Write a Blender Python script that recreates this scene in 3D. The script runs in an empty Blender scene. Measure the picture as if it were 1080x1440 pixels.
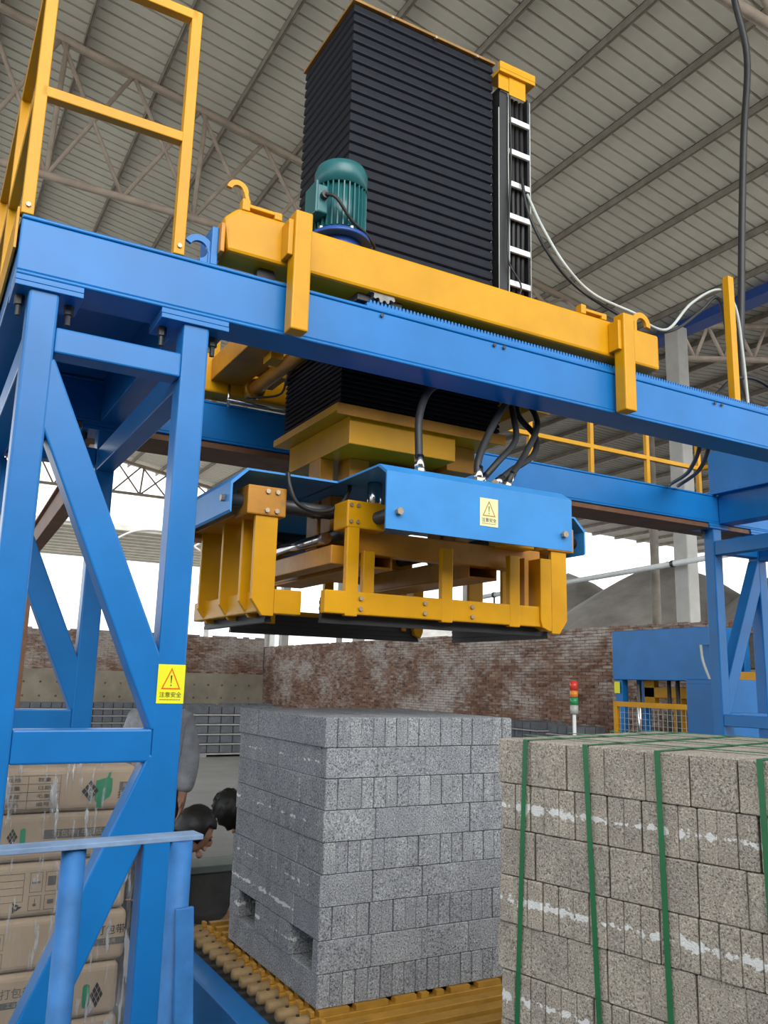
import bpy, bmesh, math, random
from mathutils import Vector, Matrix
random.seed(7)
S = bpy.context.scene
COL = S.collection
PI = math.pi

# ------------------------------------------------------------------ camera, sky, exposure
FPX = 1182.36
pitch, roll, yaw = math.radians(11.319), math.radians(1.4805), math.radians(60.807)
fw = Vector((math.cos(yaw)*math.cos(pitch), math.sin(yaw)*math.cos(pitch), math.sin(pitch)))
rt = fw.cross(Vector((0, 0, 1))).normalized(); up = rt.cross(fw)
r2 = rt*math.cos(roll) + up*math.sin(roll); u2 = -rt*math.sin(roll) + up*math.cos(roll)
cd = bpy.data.cameras.new('camera'); cam = bpy.data.objects.new('camera', cd); COL.objects.link(cam)
cd.sensor_fit = 'VERTICAL'; cd.sensor_height = 36.0; cd.lens = 36.0*FPX/1440.0
cd.clip_start = 0.05; cd.clip_end = 1000
M = Matrix((r2, u2, -fw)).transposed().to_4x4(); M.translation = Vector((0, 0, 1.5))
cam.matrix_world = M
S.camera = cam

w = bpy.data.worlds.new('overcast_sky'); S.world = w; w.use_nodes = True
bg = w.node_tree.nodes['Background']
bg.inputs[0].default_value = (0.89, 0.945, 1.0, 1); bg.inputs[1].default_value = 1.0
sd = bpy.data.lights.new('hazy_sun', 'SUN'); sd.energy = 1.25; sd.angle = math.radians(50); sd.color = (1.0, 0.97, 0.92)
so = bpy.data.objects.new('hazy_sun', sd); COL.objects.link(so)
so.rotation_euler = Vector((0.15, 1.0, -0.55)).to_track_quat('-Z', 'Y').to_euler()
S.view_settings.view_transform = 'Standard'; S.view_settings.look = 'None'
S.view_settings.exposure = 1.22; S.view_settings.gamma = 1.0; S.view_settings.use_curve_mapping = False

# ------------------------------------------------------------------ materials
def nodes(name):
    m = bpy.data.materials.new(name); m.use_nodes = True
    nt = m.node_tree; b = nt.nodes['Principled BSDF']
    return m, nt, b
def ramp(nt, fac, stops):
    r = nt.nodes.new('ShaderNodeValToRGB')
    e = r.color_ramp.elements
    while len(e) < len(stops): e.new(0.5)
    for i, (p, c) in enumerate(stops): e[i].position = p; e[i].color = (*c, 1)
    nt.links.new(fac, r.inputs[0]); return r
def noise(nt, scale, coord='Object', detail=4, rough=.6, stretch=None, offset=False):
    tc = nt.nodes.new('ShaderNodeTexCoord'); n = nt.nodes.new('ShaderNodeTexNoise')
    n.inputs['Scale'].default_value = scale; n.inputs['Detail'].default_value = detail; n.inputs['Roughness'].default_value = rough
    src = tc.outputs[coord]
    if offset:
        oi = nt.nodes.new('ShaderNodeObjectInfo'); mu = nt.nodes.new('ShaderNodeMath'); mu.operation = 'MULTIPLY'; mu.inputs[1].default_value = 57.0
        nt.links.new(oi.outputs['Random'], mu.inputs[0])
        ad = nt.nodes.new('ShaderNodeVectorMath'); ad.operation = 'ADD'
        nt.links.new(src, ad.inputs[0]); nt.links.new(mu.outputs[0], ad.inputs[1]); src = ad.outputs[0]
    if stretch:
        mp = nt.nodes.new('ShaderNodeMapping'); mp.inputs['Scale'].default_value = stretch
        nt.links.new(src, mp.inputs[0]); src = mp.outputs[0]
    nt.links.new(src, n.inputs['Vector']); return n
def bump(nt, b, h, strength, dist=.01):
    bp = nt.nodes.new('ShaderNodeBump'); bp.inputs['Strength'].default_value = strength; bp.inputs['Distance'].default_value = dist
    nt.links.new(h, bp.inputs['Height']); nt.links.new(bp.outputs[0], b.inputs['Normal'])
def mul(c, k): return tuple(min(1, x*k) for x in c)
def paint(name, col, rough=.35, var=.12, scale=6, wear=None, metal=0.0, bumps=.05, spec=.5):
    m, nt, b = nodes(name)
    n = noise(nt, scale)
    st = [(.3, mul(col, 1-var)), (.7, mul(col, 1+var))]
    if wear: st = [(.25, wear), (.33, mul(col, 1-var)), (.7, mul(col, 1+var))]
    r = ramp(nt, n.outputs['Fac'], st); nt.links.new(r.outputs[0], b.inputs['Base Color'])
    b.inputs['Roughness'].default_value = rough; b.inputs['Metallic'].default_value = metal
    b.inputs['Specular IOR Level'].default_value = spec
    if bumps:
        n2 = noise(nt, 45); bump(nt, b, n2.outputs['Fac'], bumps, .004)
    return m
MT = {}
MT['blue'] = paint('blue_paint', (.007, .158, .46), .34, .12, 3, spec=.4)
MT['blue_dusty'] = paint('dusty_blue_paint', (.025, .15, .40), .6, .22, 14)
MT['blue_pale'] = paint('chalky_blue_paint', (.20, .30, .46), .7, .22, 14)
MT['blue_cover'] = paint('pale_blue_cover_paint', (.035, .25, .62), .42, .10, 5)
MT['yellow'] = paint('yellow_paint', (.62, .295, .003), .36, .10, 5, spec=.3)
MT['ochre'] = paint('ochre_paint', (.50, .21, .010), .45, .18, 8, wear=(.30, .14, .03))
MT['black'] = paint('black_bellows_fabric', (.0055, .0075, .0135), .55, .25, 20, spec=.22)
MT['rubber'] = paint('black_rubber', (.016, .016, .017), .5, .2, 30)
MT['darksteel'] = paint('dark_steel', (.06, .06, .06), .45, .3, 20, metal=.5)
MT['chrome'] = paint('chrome_rod', (.62, .62, .62), .18, .05, 10, metal=1.0, bumps=0)
MT['gear'] = paint('worn_gear_steel', (.22, .21, .19), .5, .2, 30, metal=.6)
MT['bolt'] = paint('zinc_bolt', (.45, .36, .26), .4, .2, 60, metal=.7)
MT['teal'] = paint('teal_motor_paint', (.018, .125, .135), .35, .1, 12)
MT['navy'] = paint('navy_flange_paint', (.02, .07, .30), .4, .1, 12)
MT['white'] = paint('white_plastic', (.80, .82, .82), .45, .06, 12)
MT['grey_cable'] = paint('grey_cable', (.45, .48, .45), .5, .1, 12)
MT['rust'] = paint('red_brown_primer', (.16, .07, .032), .6, .25, 7)
MT['green'] = paint('green_strap', (.015, .14, .048), .38, .12, 10)
MT['sheet'] = paint('weathered_roof_sheet', (.77, .74, .64), .55, .16, .7)
MT['purlin'] = paint('dusty_purlin_steel', (.26, .23, .185), .6, .25, 5)
MT['truss'] = paint('dusty_truss_tube', (.42, .34, .27), .6, .2, 4)
MT['concrete'] = paint('grey_concrete', (.30, .30, .29), .85, .16, 1.6, bumps=.2)
MT['pit'] = paint('dirty_dark_concrete', (.12, .12, .11), .9, .4, 3, bumps=.3)
MT['ledge'] = paint('ledge_concrete', (.22, .25, .24), .85, .15, 4)
MT['column'] = paint('pale_column_concrete', (.50, .49, .46), .8, .12, 3)
MT['earth'] = paint('dry_ground', (.45, .42, .38), .95, .2, .3)
MT['gravel'] = paint('grey_gravel', (.42, .39, .35), .95, .3, .8, bumps=.5)
MT['hill'] = paint('haze_tinted_hill', (.62, .66, .70), 1, .06, .05, bumps=0)  # distance haze is put into this pale base colour
MT['plaster'] = paint('stained_plaster', (.30, .27, .21), .9, .25, 1.2, bumps=.2)
MT['mortar'] = paint('mortar', (.26, .22, .19), .95, .25, 3)
MT['plank'] = paint('pallet_plank', (.30, .30, .29), .8, .2, 6)
MT['dark_sheet'] = paint('dark_roof_sheet', (.24, .23, .20), .6, .2, 1)  # darker base colour for the sheets of the neighbouring bay
MT['cap'] = paint('brown_cap_paint', (.30, .15, .03), .5, .2, 8)
MT['tan'] = paint('tan_slat_wood', (.25, .16, .065), .6, .3, 14)
MT['slat'] = paint('ochre_slat', (.42, .21, .025), .5, .2, 12)
MT['sign_yellow'] = paint('sign_yellow', (.83, .80, .02), .4, .03, 3, bumps=0)
MT['sign_cream'] = paint('sign_faded_cream', (.80, .76, .40), .4, .03, 3, bumps=0)
MT['sign_red'] = paint('sign_orange_red', (.75, .13, .02), .4, .03, 3, bumps=0)
MT['ink'] = paint('black_ink', (.02, .02, .02), .5, .1, 5, bumps=0)
MT['ink_soft'] = paint('faded_ink', (.10, .095, .085), .6, .2, 20, bumps=0)
MT['print_green'] = paint('green_print', (.02, .22, .10), .5, .1, 20, bumps=0)
MT['card'] = paint('brown_cardboard', (.38, .285, .19), .7, .10, 4)
MT['lamp_red'] = paint('red_lamp_lens', (.65, .05, .03), .25, .05, 4, bumps=0)
MT['lamp_orange'] = paint('orange_lamp_lens', (.8, .25, .04), .25, .05, 4, bumps=0)
MT['lamp_green'] = paint('green_lamp_lens', (.03, .30, .10), .25, .05, 4, bumps=0)
MT['skin'] = paint('skin', (.42, .22, .14), .5, .08, 12, bumps=0)
MT['hair'] = paint('black_hair', (.012, .011, .010), .5, .3, 60, bumps=.4)
MT['jacket'] = paint('grey_jacket_cloth', (.30, .31, .33), .9, .2, 16, bumps=.3)
MT['dark_cloth'] = paint('dark_trouser_cloth', (.02, .021, .026), .9, .2, 16, bumps=.2)
MT['sheetlight'] = paint('light_awning_sheet', (.50, .48, .42), .6, .15, 2)

def concrete_block(name, base, dark, light, band=False, thr=.52, grain=165):
    m, nt, b = nodes(name)
    n1 = noise(nt, grain, offset=True, detail=2, rough=.7)
    c = ramp(nt, n1.outputs['Fac'], [(.36, dark), (.45, base), (.56, base), (.66, light)])
    n2 = noise(nt, 9, offset=True, detail=3)
    c2 = ramp(nt, n2.outputs['Fac'], [(.3, (.80, .80, .80)), (.7, (1.08, 1.08, 1.06))])
    mx = nt.nodes.new('ShaderNodeMix'); mx.data_type = 'RGBA'; mx.blend_type = 'MULTIPLY'; mx.inputs[0].default_value = 1
    nt.links.new(c.outputs[0], mx.inputs[6]); nt.links.new(c2.outputs[0], mx.inputs[7])
    oi = nt.nodes.new('ShaderNodeObjectInfo')
    c3 = ramp(nt, oi.outputs['Random'], [(0, (.90, .90, .91)), (1, (1.06, 1.06, 1.04))])
    mx2 = nt.nodes.new('ShaderNodeMix'); mx2.data_type = 'RGBA'; mx2.blend_type = 'MULTIPLY'; mx2.inputs[0].default_value = 1
    nt.links.new(mx.outputs[2], mx2.inputs[6]); nt.links.new(c3.outputs[0], mx2.inputs[7])
    out = mx2.outputs[2]
    if band:   # lime bloom in a ragged streak along the middle of the block
        tc = nt.nodes.new('ShaderNodeTexCoord'); sp = nt.nodes.new('ShaderNodeSeparateXYZ'); nt.links.new(tc.outputs['Object'], sp.inputs[0])
        ab = nt.nodes.new('ShaderNodeMath'); ab.operation = 'ABSOLUTE'; nt.links.new(sp.outputs[2], ab.inputs[0])
        dv = nt.nodes.new('ShaderNodeMath'); dv.operation = 'MULTIPLY'; dv.inputs[1].default_value = 16.0; nt.links.new(ab.outputs[0], dv.inputs[0])
        n3 = noise(nt, 48, offset=True, detail=3, stretch=(1, .5, 1))
        sb = nt.nodes.new('ShaderNodeMath'); sb.operation = 'SUBTRACT'; nt.links.new(n3.outputs['Fac'], sb.inputs[0]); nt.links.new(dv.outputs[0], sb.inputs[1])
        rr = nt.nodes.new('ShaderNodeMath'); rr.operation = 'MULTIPLY'; rr.inputs[1].default_value = .22; nt.links.new(oi.outputs['Random'], rr.inputs[0])
        s2 = nt.nodes.new('ShaderNodeMath'); s2.operation = 'ADD'; nt.links.new(sb.outputs[0], s2.inputs[0]); nt.links.new(rr.outputs[0], s2.inputs[1])
        mk = ramp(nt, s2.outputs[0], [(thr, (0, 0, 0)), (thr+.05, (1, 1, 1))])
        mx3 = nt.nodes.new('ShaderNodeMix'); mx3.data_type = 'RGBA'
        nt.links.new(mk.outputs[0], mx3.inputs[0]); nt.links.new(out, mx3.inputs[6]); mx3.inputs[7].default_value = (.72, .72, .70, 1)
        out = mx3.outputs[2]
    nt.links.new(out, b.inputs['Base Color'])
    b.inputs['Roughness'].default_value = .9; b.inputs['Specular IOR Level'].default_value = .2
    bump(nt, b, n1.outputs['Fac'], .8, .004)
    return m
MT['cb_a'] = concrete_block('grey_concrete_block', (.29, .30, .32), (.09, .09, .10), (.52, .53, .55))
MT['cb_aw'] = concrete_block('grey_concrete_block_lime_marked', (.29, .30, .32), (.09, .09, .10), (.52, .53, .55), True, .62)
MT['cb_b'] = concrete_block('warm_grey_concrete_block', (.40, .355, .30), (.16, .14, .12), (.62, .575, .50), grain=215)
MT['cb_bw'] = concrete_block('warm_grey_concrete_block_lime_marked', (.40, .355, .30), (.16, .14, .12), (.62, .575, .50), True, grain=215)
MT['cb_far'] = concrete_block('dark_grey_block', (.13, .14, .16), (.07, .07, .08), (.22, .23, .25))

def brick_mat():
    m, nt, b = nodes('old_red_brick')
    at = nt.nodes.new('ShaderNodeAttribute'); at.attribute_name = 'tone'; at.attribute_type = 'GEOMETRY'
    c = ramp(nt, at.outputs['Fac'], [(0, (.11, .055, .035)), (.35, (.20, .105, .07)), (.7, (.29, .175, .12)), (1, (.40, .30, .23))])
    n = noise(nt, .45, detail=6, rough=.75, stretch=(1, 1, 1.6)); n2 = noise(nt, 4, detail=3, stretch=(1, 1, 4))
    ad = nt.nodes.new('ShaderNodeMath'); ad.operation = 'MULTIPLY_ADD'; ad.inputs[1].default_value = .45
    nt.links.new(n2.outputs['Fac'], ad.inputs[0]); nt.links.new(n.outputs['Fac'], ad.inputs[2])
    mk = ramp(nt, ad.outputs[0], [(.68, (0, 0, 0)), (.86, (.85, .85, .85))])
    mx = nt.nodes.new('ShaderNodeMix'); mx.data_type = 'RGBA'
    nt.links.new(mk.outputs[0], mx.inputs[0]); nt.links.new(c.outputs[0], mx.inputs[6]); mx.inputs[7].default_value = (.55, .50, .46, 1)
    nt.links.new(mx.outputs[2], b.inputs['Base Color']); b.inputs['Roughness'].default_value = .95
    return m
MT['brick'] = brick_mat()
def film_mat():
    m, nt, b = nodes('clear_stretch_film')
    tr = nt.nodes.new('ShaderNodeBsdfTransparent'); gl = nt.nodes.new('ShaderNodeBsdfGlossy'); gl.inputs['Roughness'].default_value = .15
    df = nt.nodes.new('ShaderNodeBsdfDiffuse'); df.inputs[0].default_value = (.8, .8, .8, 1)  # white diffuse in the streaks stands in for highlights on the film
    tc = nt.nodes.new('ShaderNodeTexCoord'); mp = nt.nodes.new('ShaderNodeMapping'); mp.inputs['Rotation'].default_value = (0, .45, 0); mp.inputs['Scale'].default_value = (14, 14, 1.6)
    nt.links.new(tc.outputs['Object'], mp.inputs[0])
    n = nt.nodes.new('ShaderNodeTexNoise'); n.inputs['Scale'].default_value = 4.0; n.inputs['Detail'].default_value = 4; nt.links.new(mp.outputs[0], n.inputs['Vector'])
    bp = nt.nodes.new('ShaderNodeBump'); bp.inputs['Strength'].default_value = 1; bp.inputs['Distance'].default_value = .03
    nt.links.new(n.outputs['Fac'], bp.inputs['Height']); nt.links.new(bp.outputs[0], gl.inputs['Normal'])
    wr_ = nt.nodes.new('ShaderNodeMixShader'); wr_.inputs[0].default_value = .5
    nt.links.new(gl.outputs[0], wr_.inputs[1]); nt.links.new(df.outputs[0], wr_.inputs[2])
    mx = nt.nodes.new('ShaderNodeMixShader'); r = ramp(nt, n.outputs['Fac'], [(.50, (.07,)*3), (.58, (.14,)*3), (.66, (.75,)*3)])
    nt.links.new(r.outputs[0], mx.inputs[0]); nt.links.new(tr.outputs[0], mx.inputs[1]); nt.links.new(wr_.outputs[0], mx.inputs[2])
    nt.links.new(mx.outputs[0], nt.nodes['Material Output'].inputs[0]); nt.nodes.remove(b)
    return m
MT['film'] = film_mat()

# ------------------------------------------------------------------ geometry helpers
ORG = {}
def V(*a): return Vector(a)
def tag(o, label=None, cat=None, group=None, kind=None):
    if label: o['label'] = label
    if cat: o['category'] = cat
    if group: o['group'] = group
    if kind: o['kind'] = kind
    return o
def thing(name, loc, label, cat, group=None, kind=None, rz=0):
    o = bpy.data.objects.new(name, None); COL.objects.link(o); o.location = loc; o.rotation_euler = (0, 0, rz)
    o.empty_display_size = .1; ORG[o.name] = Vector(loc) if rz == 0 else Vector((0, 0, 0))
    return tag(o, label, cat, group, kind)
class MB:
    def __init__(s): s.v = []; s.f = []
    def _add(s, vs, fs):
        n = len(s.v); s.v += [tuple(x) for x in vs]; s.f += [tuple(i+n for i in f) for f in fs]; return s
    def box(s, x0, x1, y0, y1, z0, z1):
        return s._add([(x0,y0,z0),(x1,y0,z0),(x1,y1,z0),(x0,y1,z0),(x0,y0,z1),(x1,y0,z1),(x1,y1,z1),(x0,y1,z1)],
                      [(0,3,2,1),(4,5,6,7),(0,1,5,4),(1,2,6,5),(2,3,7,6),(3,0,4,7)])
    def beam(s, p, q, wd, ht, upv=(0, 0, 1)):
        p, q = Vector(p), Vector(q); d = (q-p).normalized(); upv = Vector(upv)
        if abs(d.dot(upv)) > .98: upv = Vector((0, 1, 0))
        a = d.cross(upv).normalized()*wd/2; c = a.cross(d).normalized()*ht/2
        vs = [p-a-c, p+a-c, p+a+c, p-a+c, q-a-c, q+a-c, q+a+c, q-a+c]
        return s._add(vs, [(0,1,2,3),(7,6,5,4),(0,4,5,1),(1,5,6,2),(2,6,7,3),(3,7,4,0)])
    def prism(s, pts, d):
        d = Vector(d); n = len(pts); pts = [Vector(p) for p in pts]
        fs = [tuple(range(n))[::-1], tuple(range(n, 2*n))] + [(i, (i+1) % n, n+(i+1) % n, n+i) for i in range(n)]
        return s._add(pts+[p+d for p in pts], fs)
    def tube(s, pts, r, n=10, cap=True):
        pts = [Vector(p) for p in pts]; vs = []; fs = []; prev = None
        for i, p in enumerate(pts):
            d = ((pts[min(i+1, len(pts)-1)]-pts[max(i-1, 0)])).normalized()
            a = prev - d*prev.dot(d) if prev is not None else d.orthogonal()
            a.normalize(); prev = a; b = d.cross(a); rr = r[i] if isinstance(r, (list, tuple)) else r
            for k in range(n):
                t = 2*PI*k/n; vs.append(p+a*math.cos(t)*rr+b*math.sin(t)*rr)
        for i in range(len(pts)-1):
            for k in range(n):
                fs.append((i*n+k, i*n+(k+1) % n, (i+1)*n+(k+1) % n, (i+1)*n+k))
        if cap: fs += [tuple(range(n))[::-1], tuple(range((len(pts)-1)*n, len(pts)*n))]
        return s._add(vs, fs)
    def cyl(s, p, q, r, n=16): return s.tube([p, q], r, n)
    def build(s, name, mat, parent=None, bevel=0, smooth=False, label=None, kind=None):
        me = bpy.data.meshes.new(name)
        o_ = ORG.get(parent.name, Vector((0, 0, 0))) if parent else Vector((0, 0, 0))
        me.from_pydata([tuple(Vector(v)-o_) for v in s.v], [], s.f); me.update()
        bm = bmesh.new(); bm.from_mesh(me); bmesh.ops.recalc_face_normals(bm, faces=bm.faces)
        if smooth:
            for f in bm.faces: f.smooth = len(f.verts) <= 4
        bm.to_mesh(me); bm.free()
        me.materials.append(MT[mat] if isinstance(mat, str) else mat)
        o = bpy.data.objects.new(name, me); COL.objects.link(o)
        if parent: o.parent = parent
        ORG[o.name] = o_
        if bevel:
            b = o.modifiers.new('edge', 'BEVEL'); b.width = bevel; b.segments = 2; b.limit_method = 'ANGLE'; b.angle_limit = .7
        return tag(o, label, kind=kind)
def box(name, mat, parent, x0, x1, y0, y1, z0, z1, bevel=.004, **k): return MB().box(x0, x1, y0, y1, z0, z1).build(name, mat, parent, bevel, **k)
def beam(name, mat, parent, p, q, wd, ht, bevel=.004, upv=(0, 0, 1), **k): return MB().beam(p, q, wd, ht, upv).build(name, mat, parent, bevel, **k)
def tube(name, mat, parent, pts, r, n=10, **k): return MB().tube(pts, r, n).build(name, mat, parent, 0, True, **k)
def curve(ctrl, n=8):   # Catmull-Rom through the control points
    P = [Vector(p) for p in ctrl]; P = [2*P[0]-P[1]] + P + [2*P[-1]-P[-2]]; out = []
    for i in range(1, len(P)-2):
        for k in range(n):
            t = k/n; a, b, c, d = P[i-1], P[i], P[i+1], P[i+2]
            out.append(.5*((2*b)+(c-a)*t+(2*a-5*b+4*c-d)*t*t+(3*b-a-3*c+d)*t**3))
    return out+[P[-2]]
def bolts(parent, pts, d=(0, -1, 0), r=.011, h=.012, mat='bolt'):
    for p in pts:
        p = Vector(p); MB().cyl(p, p+Vector(d)*h, r, 6).build('bolt', mat, parent)
def arc_plate(c, r0, r1, a0, a1, th, axis='y', n=14):
    pts = []
    for i in range(n+1):
        t = a0+(a1-a0)*i/n; pts.append((math.cos(t)*r1, math.sin(t)*r1))
    for i in range(n, -1, -1):
        t = a0+(a1-a0)*i/n; pts.append((math.cos(t)*r0, math.sin(t)*r0))
    mb = MB(); k = len(pts)
    vs = [(c[0]+x, c[1]-th/2, c[2]+z) for x, z in pts] + [(c[0]+x, c[1]+th/2, c[2]+z) for x, z in pts]
    fs = []; m = n+1
    for i in range(n):
        a, b, cc, d = i, i+1, k-2-i, k-1-i
        fs += [(a, b, cc, d), (a+k, d+k, cc+k, b+k), (a, a+k, b+k, b), (d, cc, cc+k, d+k)]
    fs += [(0, k-1, 2*k-1, k), (n, n+k, n+1+k, n+1)]
    return mb._add(vs, fs)
def text_mesh(name, body, size, mat, parent, loc, rot, th=.0006, sx=1.0):
    """flat lettering laid on a surface; loc is the centre in world space"""
    cu = bpy.data.curves.new(name, 'FONT'); cu.body = body; cu.size = size; cu.align_x = 'CENTER'; cu.align_y = 'CENTER'; cu.extrude = th
    cu.resolution_u = 2
    t = bpy.data.objects.new(name+'_tmp', cu); COL.objects.link(t)
    dg = bpy.context.evaluated_depsgraph_get(); me = bpy.data.meshes.new_from_object(t.evaluated_get(dg))
    bpy.data.objects.remove(t)
    R = Matrix.LocRotScale(Vector(loc)-ORG.get(parent.name, Vector()), rot, Vector((sx, 1, 1)))
    me.transform(R); me.materials.clear(); me.materials.append(MT[mat]); me.name = name
    o = bpy.data.objects.new(name, me); COL.objects.link(o); o.parent = parent; ORG[o.name] = ORG.get(parent.name, Vector())
    return o
from mathutils import Euler
FACE_Y = Euler((PI/2, 0, 0)).to_quaternion()      # text facing -Y

# ------------------------------------------------------------------ ground, floors, walls
box('ground', 'earth', None, -160, 160, -120, 260, -.4, -.21, 0, kind='structure')
box('floor_lower', 'pit', None, -20, 10.9, -3, 5.56, -.2, 0, 0, kind='structure')
fl = box('floor', 'concrete', None, -20, 10.9, 5.80, 27.95, -.2, .30, 0, kind='structure')
box('trim_1', 'ledge', None, -20, 10.9, 5.55, 5.80, .255, .30, .006, kind='structure')
box('trim_2', 'pit', None, -20, 10.9, 5.57, 5.80, -.2, .255, 0, kind='structure')

def brick_wall(along, a0, a1, z0, z1, face, depth, sgn, name, parent):
    """courses of single bricks with recessed joints, one joined part"""
    vs = []; fs = []; tones = []
    rng = random.Random(3); nrow = int((z1-z0)/.058)
    for r in range(nrow):
        off = .11*(r % 2); k = int((a1-a0)/.22)
        for i in range(k+1):
            s0 = a0-off+i*.22; s1 = s0+.209; s0 = max(s0, a0); s1 = min(s1, a1)
            if s1-s0 < .04: continue
            if r >= nrow-2 and rng.random() < .10*(r-nrow+3): continue
            pr = rng.uniform(-.006, .008); zb = z0+r*.058; zt = zb+.049
            f0 = face-sgn*pr; f1 = face+sgn*depth; n = len(vs)
            lo, hi = min(f0, f1), max(f0, f1)
            for z in (zb, zt):
                for (q, p) in ((lo, s0), (hi, s0), (hi, s1), (lo, s1)):
                    vs.append((q, p, z) if along == 'y' else (p, q, z))
            fs += [tuple(n+j for j in f) for f in ((0,3,2,1),(4,5,6,7),(0,1,5,4),(1,2,6,5),(2,3,7,6),(3,0,4,7))]
            t = min(1, max(0, rng.gauss(.42, .2))); tones += [t]*6
    me = bpy.data.meshes.new(name); me.from_pydata(vs, [], fs)
    at = me.attributes.new('tone', 'FLOAT', 'FACE'); at.data.foreach_set('value', tones)
    bm = bmesh.new(); bm.from_mesh(me); bmesh.ops.recalc_face_normals(bm, faces=bm.faces); bm.to_mesh(me); bm.free()
    me.materials.append(MT['brick']); o = bpy.data.objects.new(name, me); COL.objects.link(o); o.parent = parent; o['kind'] = 'stuff'
wr = box('wall_right', 'mortar', None, 11.03, 11.30, 2.0, 28.3, -.2, 2.54, 0, kind='structure')
brick_wall('y', 4.0, 27.98, .30, 2.61, 11.0, .05, 1, 'brick', wr)
wb = box('wall_back', 'mortar', None, -12, 11.0, 28.05, 28.35, 1.45, 2.80, 0, kind='structure')
brick_wall('x', -2.0, 10.98, 1.58, 2.90, 28.02, .05, 1, 'brick', wb)
box('unseen_shade_wall', 'plaster', None, -12, 10.9, -4.6, -4.3, -.2, 4.2, .01, kind='structure')  # added unseen wall behind the camera, blocks low light from the stacks
pb = box('plinth', 'plaster', wb, -12, 11.0, 27.96, 28.30, -.2, 1.58, .01)
for r_ in range(2):
    MB_ = MB()
    for i in range(22):
        MB_.cyl((.4+i*.48, 27.96, .78+r_*.42), (.4+i*.48, 27.945, .78+r_*.42), .035, 8)
    MB_.build('tie_hole_row', 'pit', pb)

# ------------------------------------------------------------------ roof: sheets, purlins, trusses, columns
RS = .17
def rz(x): return 10.0-RS*x
ceil = thing('ceiling', (0, 0, 10), None, None, kind='structure')
X0, X1 = -8.0, 11.75
wdt = .2
mb = MB()
def sheet_section(x, z, y0):
    return [(x, y0, z), (x, y0+.158, z), (x, y0+.164, z+.06), (x, y0+.194, z+.06), (x, y0+wdt, z)]
def add_strip(mb, xa, za, xb, zb, y0):
    a = sheet_section(xa, za, y0); b = sheet_section(xb, zb, y0); n = len(a)
    top = [(p[0], p[1], p[2]+.004) for p in a], [(p[0], p[1], p[2]+.004) for p in b]
    mb._add(a+b+top[0]+top[1], [(i, i+1, n+i+1, n+i) for i in range(n-1)] + [(2*n+i, 3*n+i, 3*n+i+1, 2*n+i+1) for i in range(n-1)])
add_strip(mb, X0, rz(X0)+.06, X1, rz(X1)+.06, 0)
first = mb.build('roof_sheet', 'sheet', ceil)
first.location = (0, -2.0, 0)
for i in range(1, 163):
    o = first.copy(); COL.objects.link(o); o.parent = ceil; o.location = (0, -2.0+i*wdt, 0)
mb = MB()
for i in range(163): add_strip(mb, X0, rz(X0)+.06, -20.0, rz(X0)+.06-.17*12, -2.0+i*wdt)
mb.build('far_slope_sheet', 'sheet', ceil, kind='stuff')
px = [11.21, 10.38, 9.36, 8.41, 7.36, 6.33] + [6.33-1.035*k for k in range(1, 14)]
for x in px:
    z = rz(x)
    MB().box(x-.006, x+.028, -2, 30.6, z-.055, z-.045).box(x-.008, x, -2, 30.6, z-.055, z+.058).box(x-.008, x+.028, -2, 30.6, z+.048, z+.058).build('purlin', 'purlin', ceil)
# neighbouring bay beyond the valley gutter
c2 = thing('ceiling', (11.9, 0, 8.1), None, None, kind='structure')
mb = MB()
for i in range(163): add_strip(mb, 11.95, 8.5, 17.0, 9.1, -2.0+i*wdt); add_strip(mb, 17.0, 9.1, 37.0, 8.7, -2.0+i*wdt)
mb.build('roof_sheet', 'dark_sheet', c2, kind='stuff')
for k in range(17):
    x = 12.4+k*1.5; z = 8.5+(x-11.95)*.12 if x < 17 else 9.1-(x-17)*.02
    MB().box(x-.05, x+.05, -2, 30.6, z-.12, z-.005).build('purlin', 'purlin', c2)
MB().box(11.55, 11.9, -2, 30.6, 7.86, 8.02).box(11.87, 11.9, -2, 30.6, 8.02, 8.2).build('gutter', 'navy', c2)
def truss(y, xa, xb, zbot, topf, label, nstep=1.0, grp='roof trusses across the shed'):
    t = thing('roof_truss', ((xa+xb)/2, y, zbot), label, 'roof truss', grp)
    r = .045
    tube('bottom_chord', 'truss', t, [(xa, y, zbot), (xb, y, zbot)], .055, 8)
    tube('top_chord', 'truss', t, [(xa, y, topf(xa)), (xb, y, topf(xb))], .055, 8)
    n = int((xb-xa)/nstep); xs = [xb-.63-i*nstep for i in range(n+1)]
    for i, x in enumerate(xs):
        if i % 2 == 0: tube('web', 'truss', t, [(x, y, zbot), (x+.08, y, topf(x+.08))], .034, 8)
        for j in (i-1, i+1):
            if 0 <= j < len(xs): tube('web', 'truss', t, [(x, y, zbot), (xs[j], y, topf(xs[j]))], .030, 8)
    return t
tz = lambda x: rz(x)-.12
ords = {4.32: 'brown tube roof truss whose end crosses the top right corner', 10.65: 'brown tube lattice roof truss behind the tall black bellows',
        16.98: 'roof truss one bay behind the truss by the black bellows', 23.30: 'roof truss two bays behind the one by the black bellows', 29.62: 'farthest roof truss, above the back wall'}
for y, lb in ords.items(): truss(y, -8 if y > 5.1 else 3.0, 11.1, 7.72, tz, lb, .96)
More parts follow.
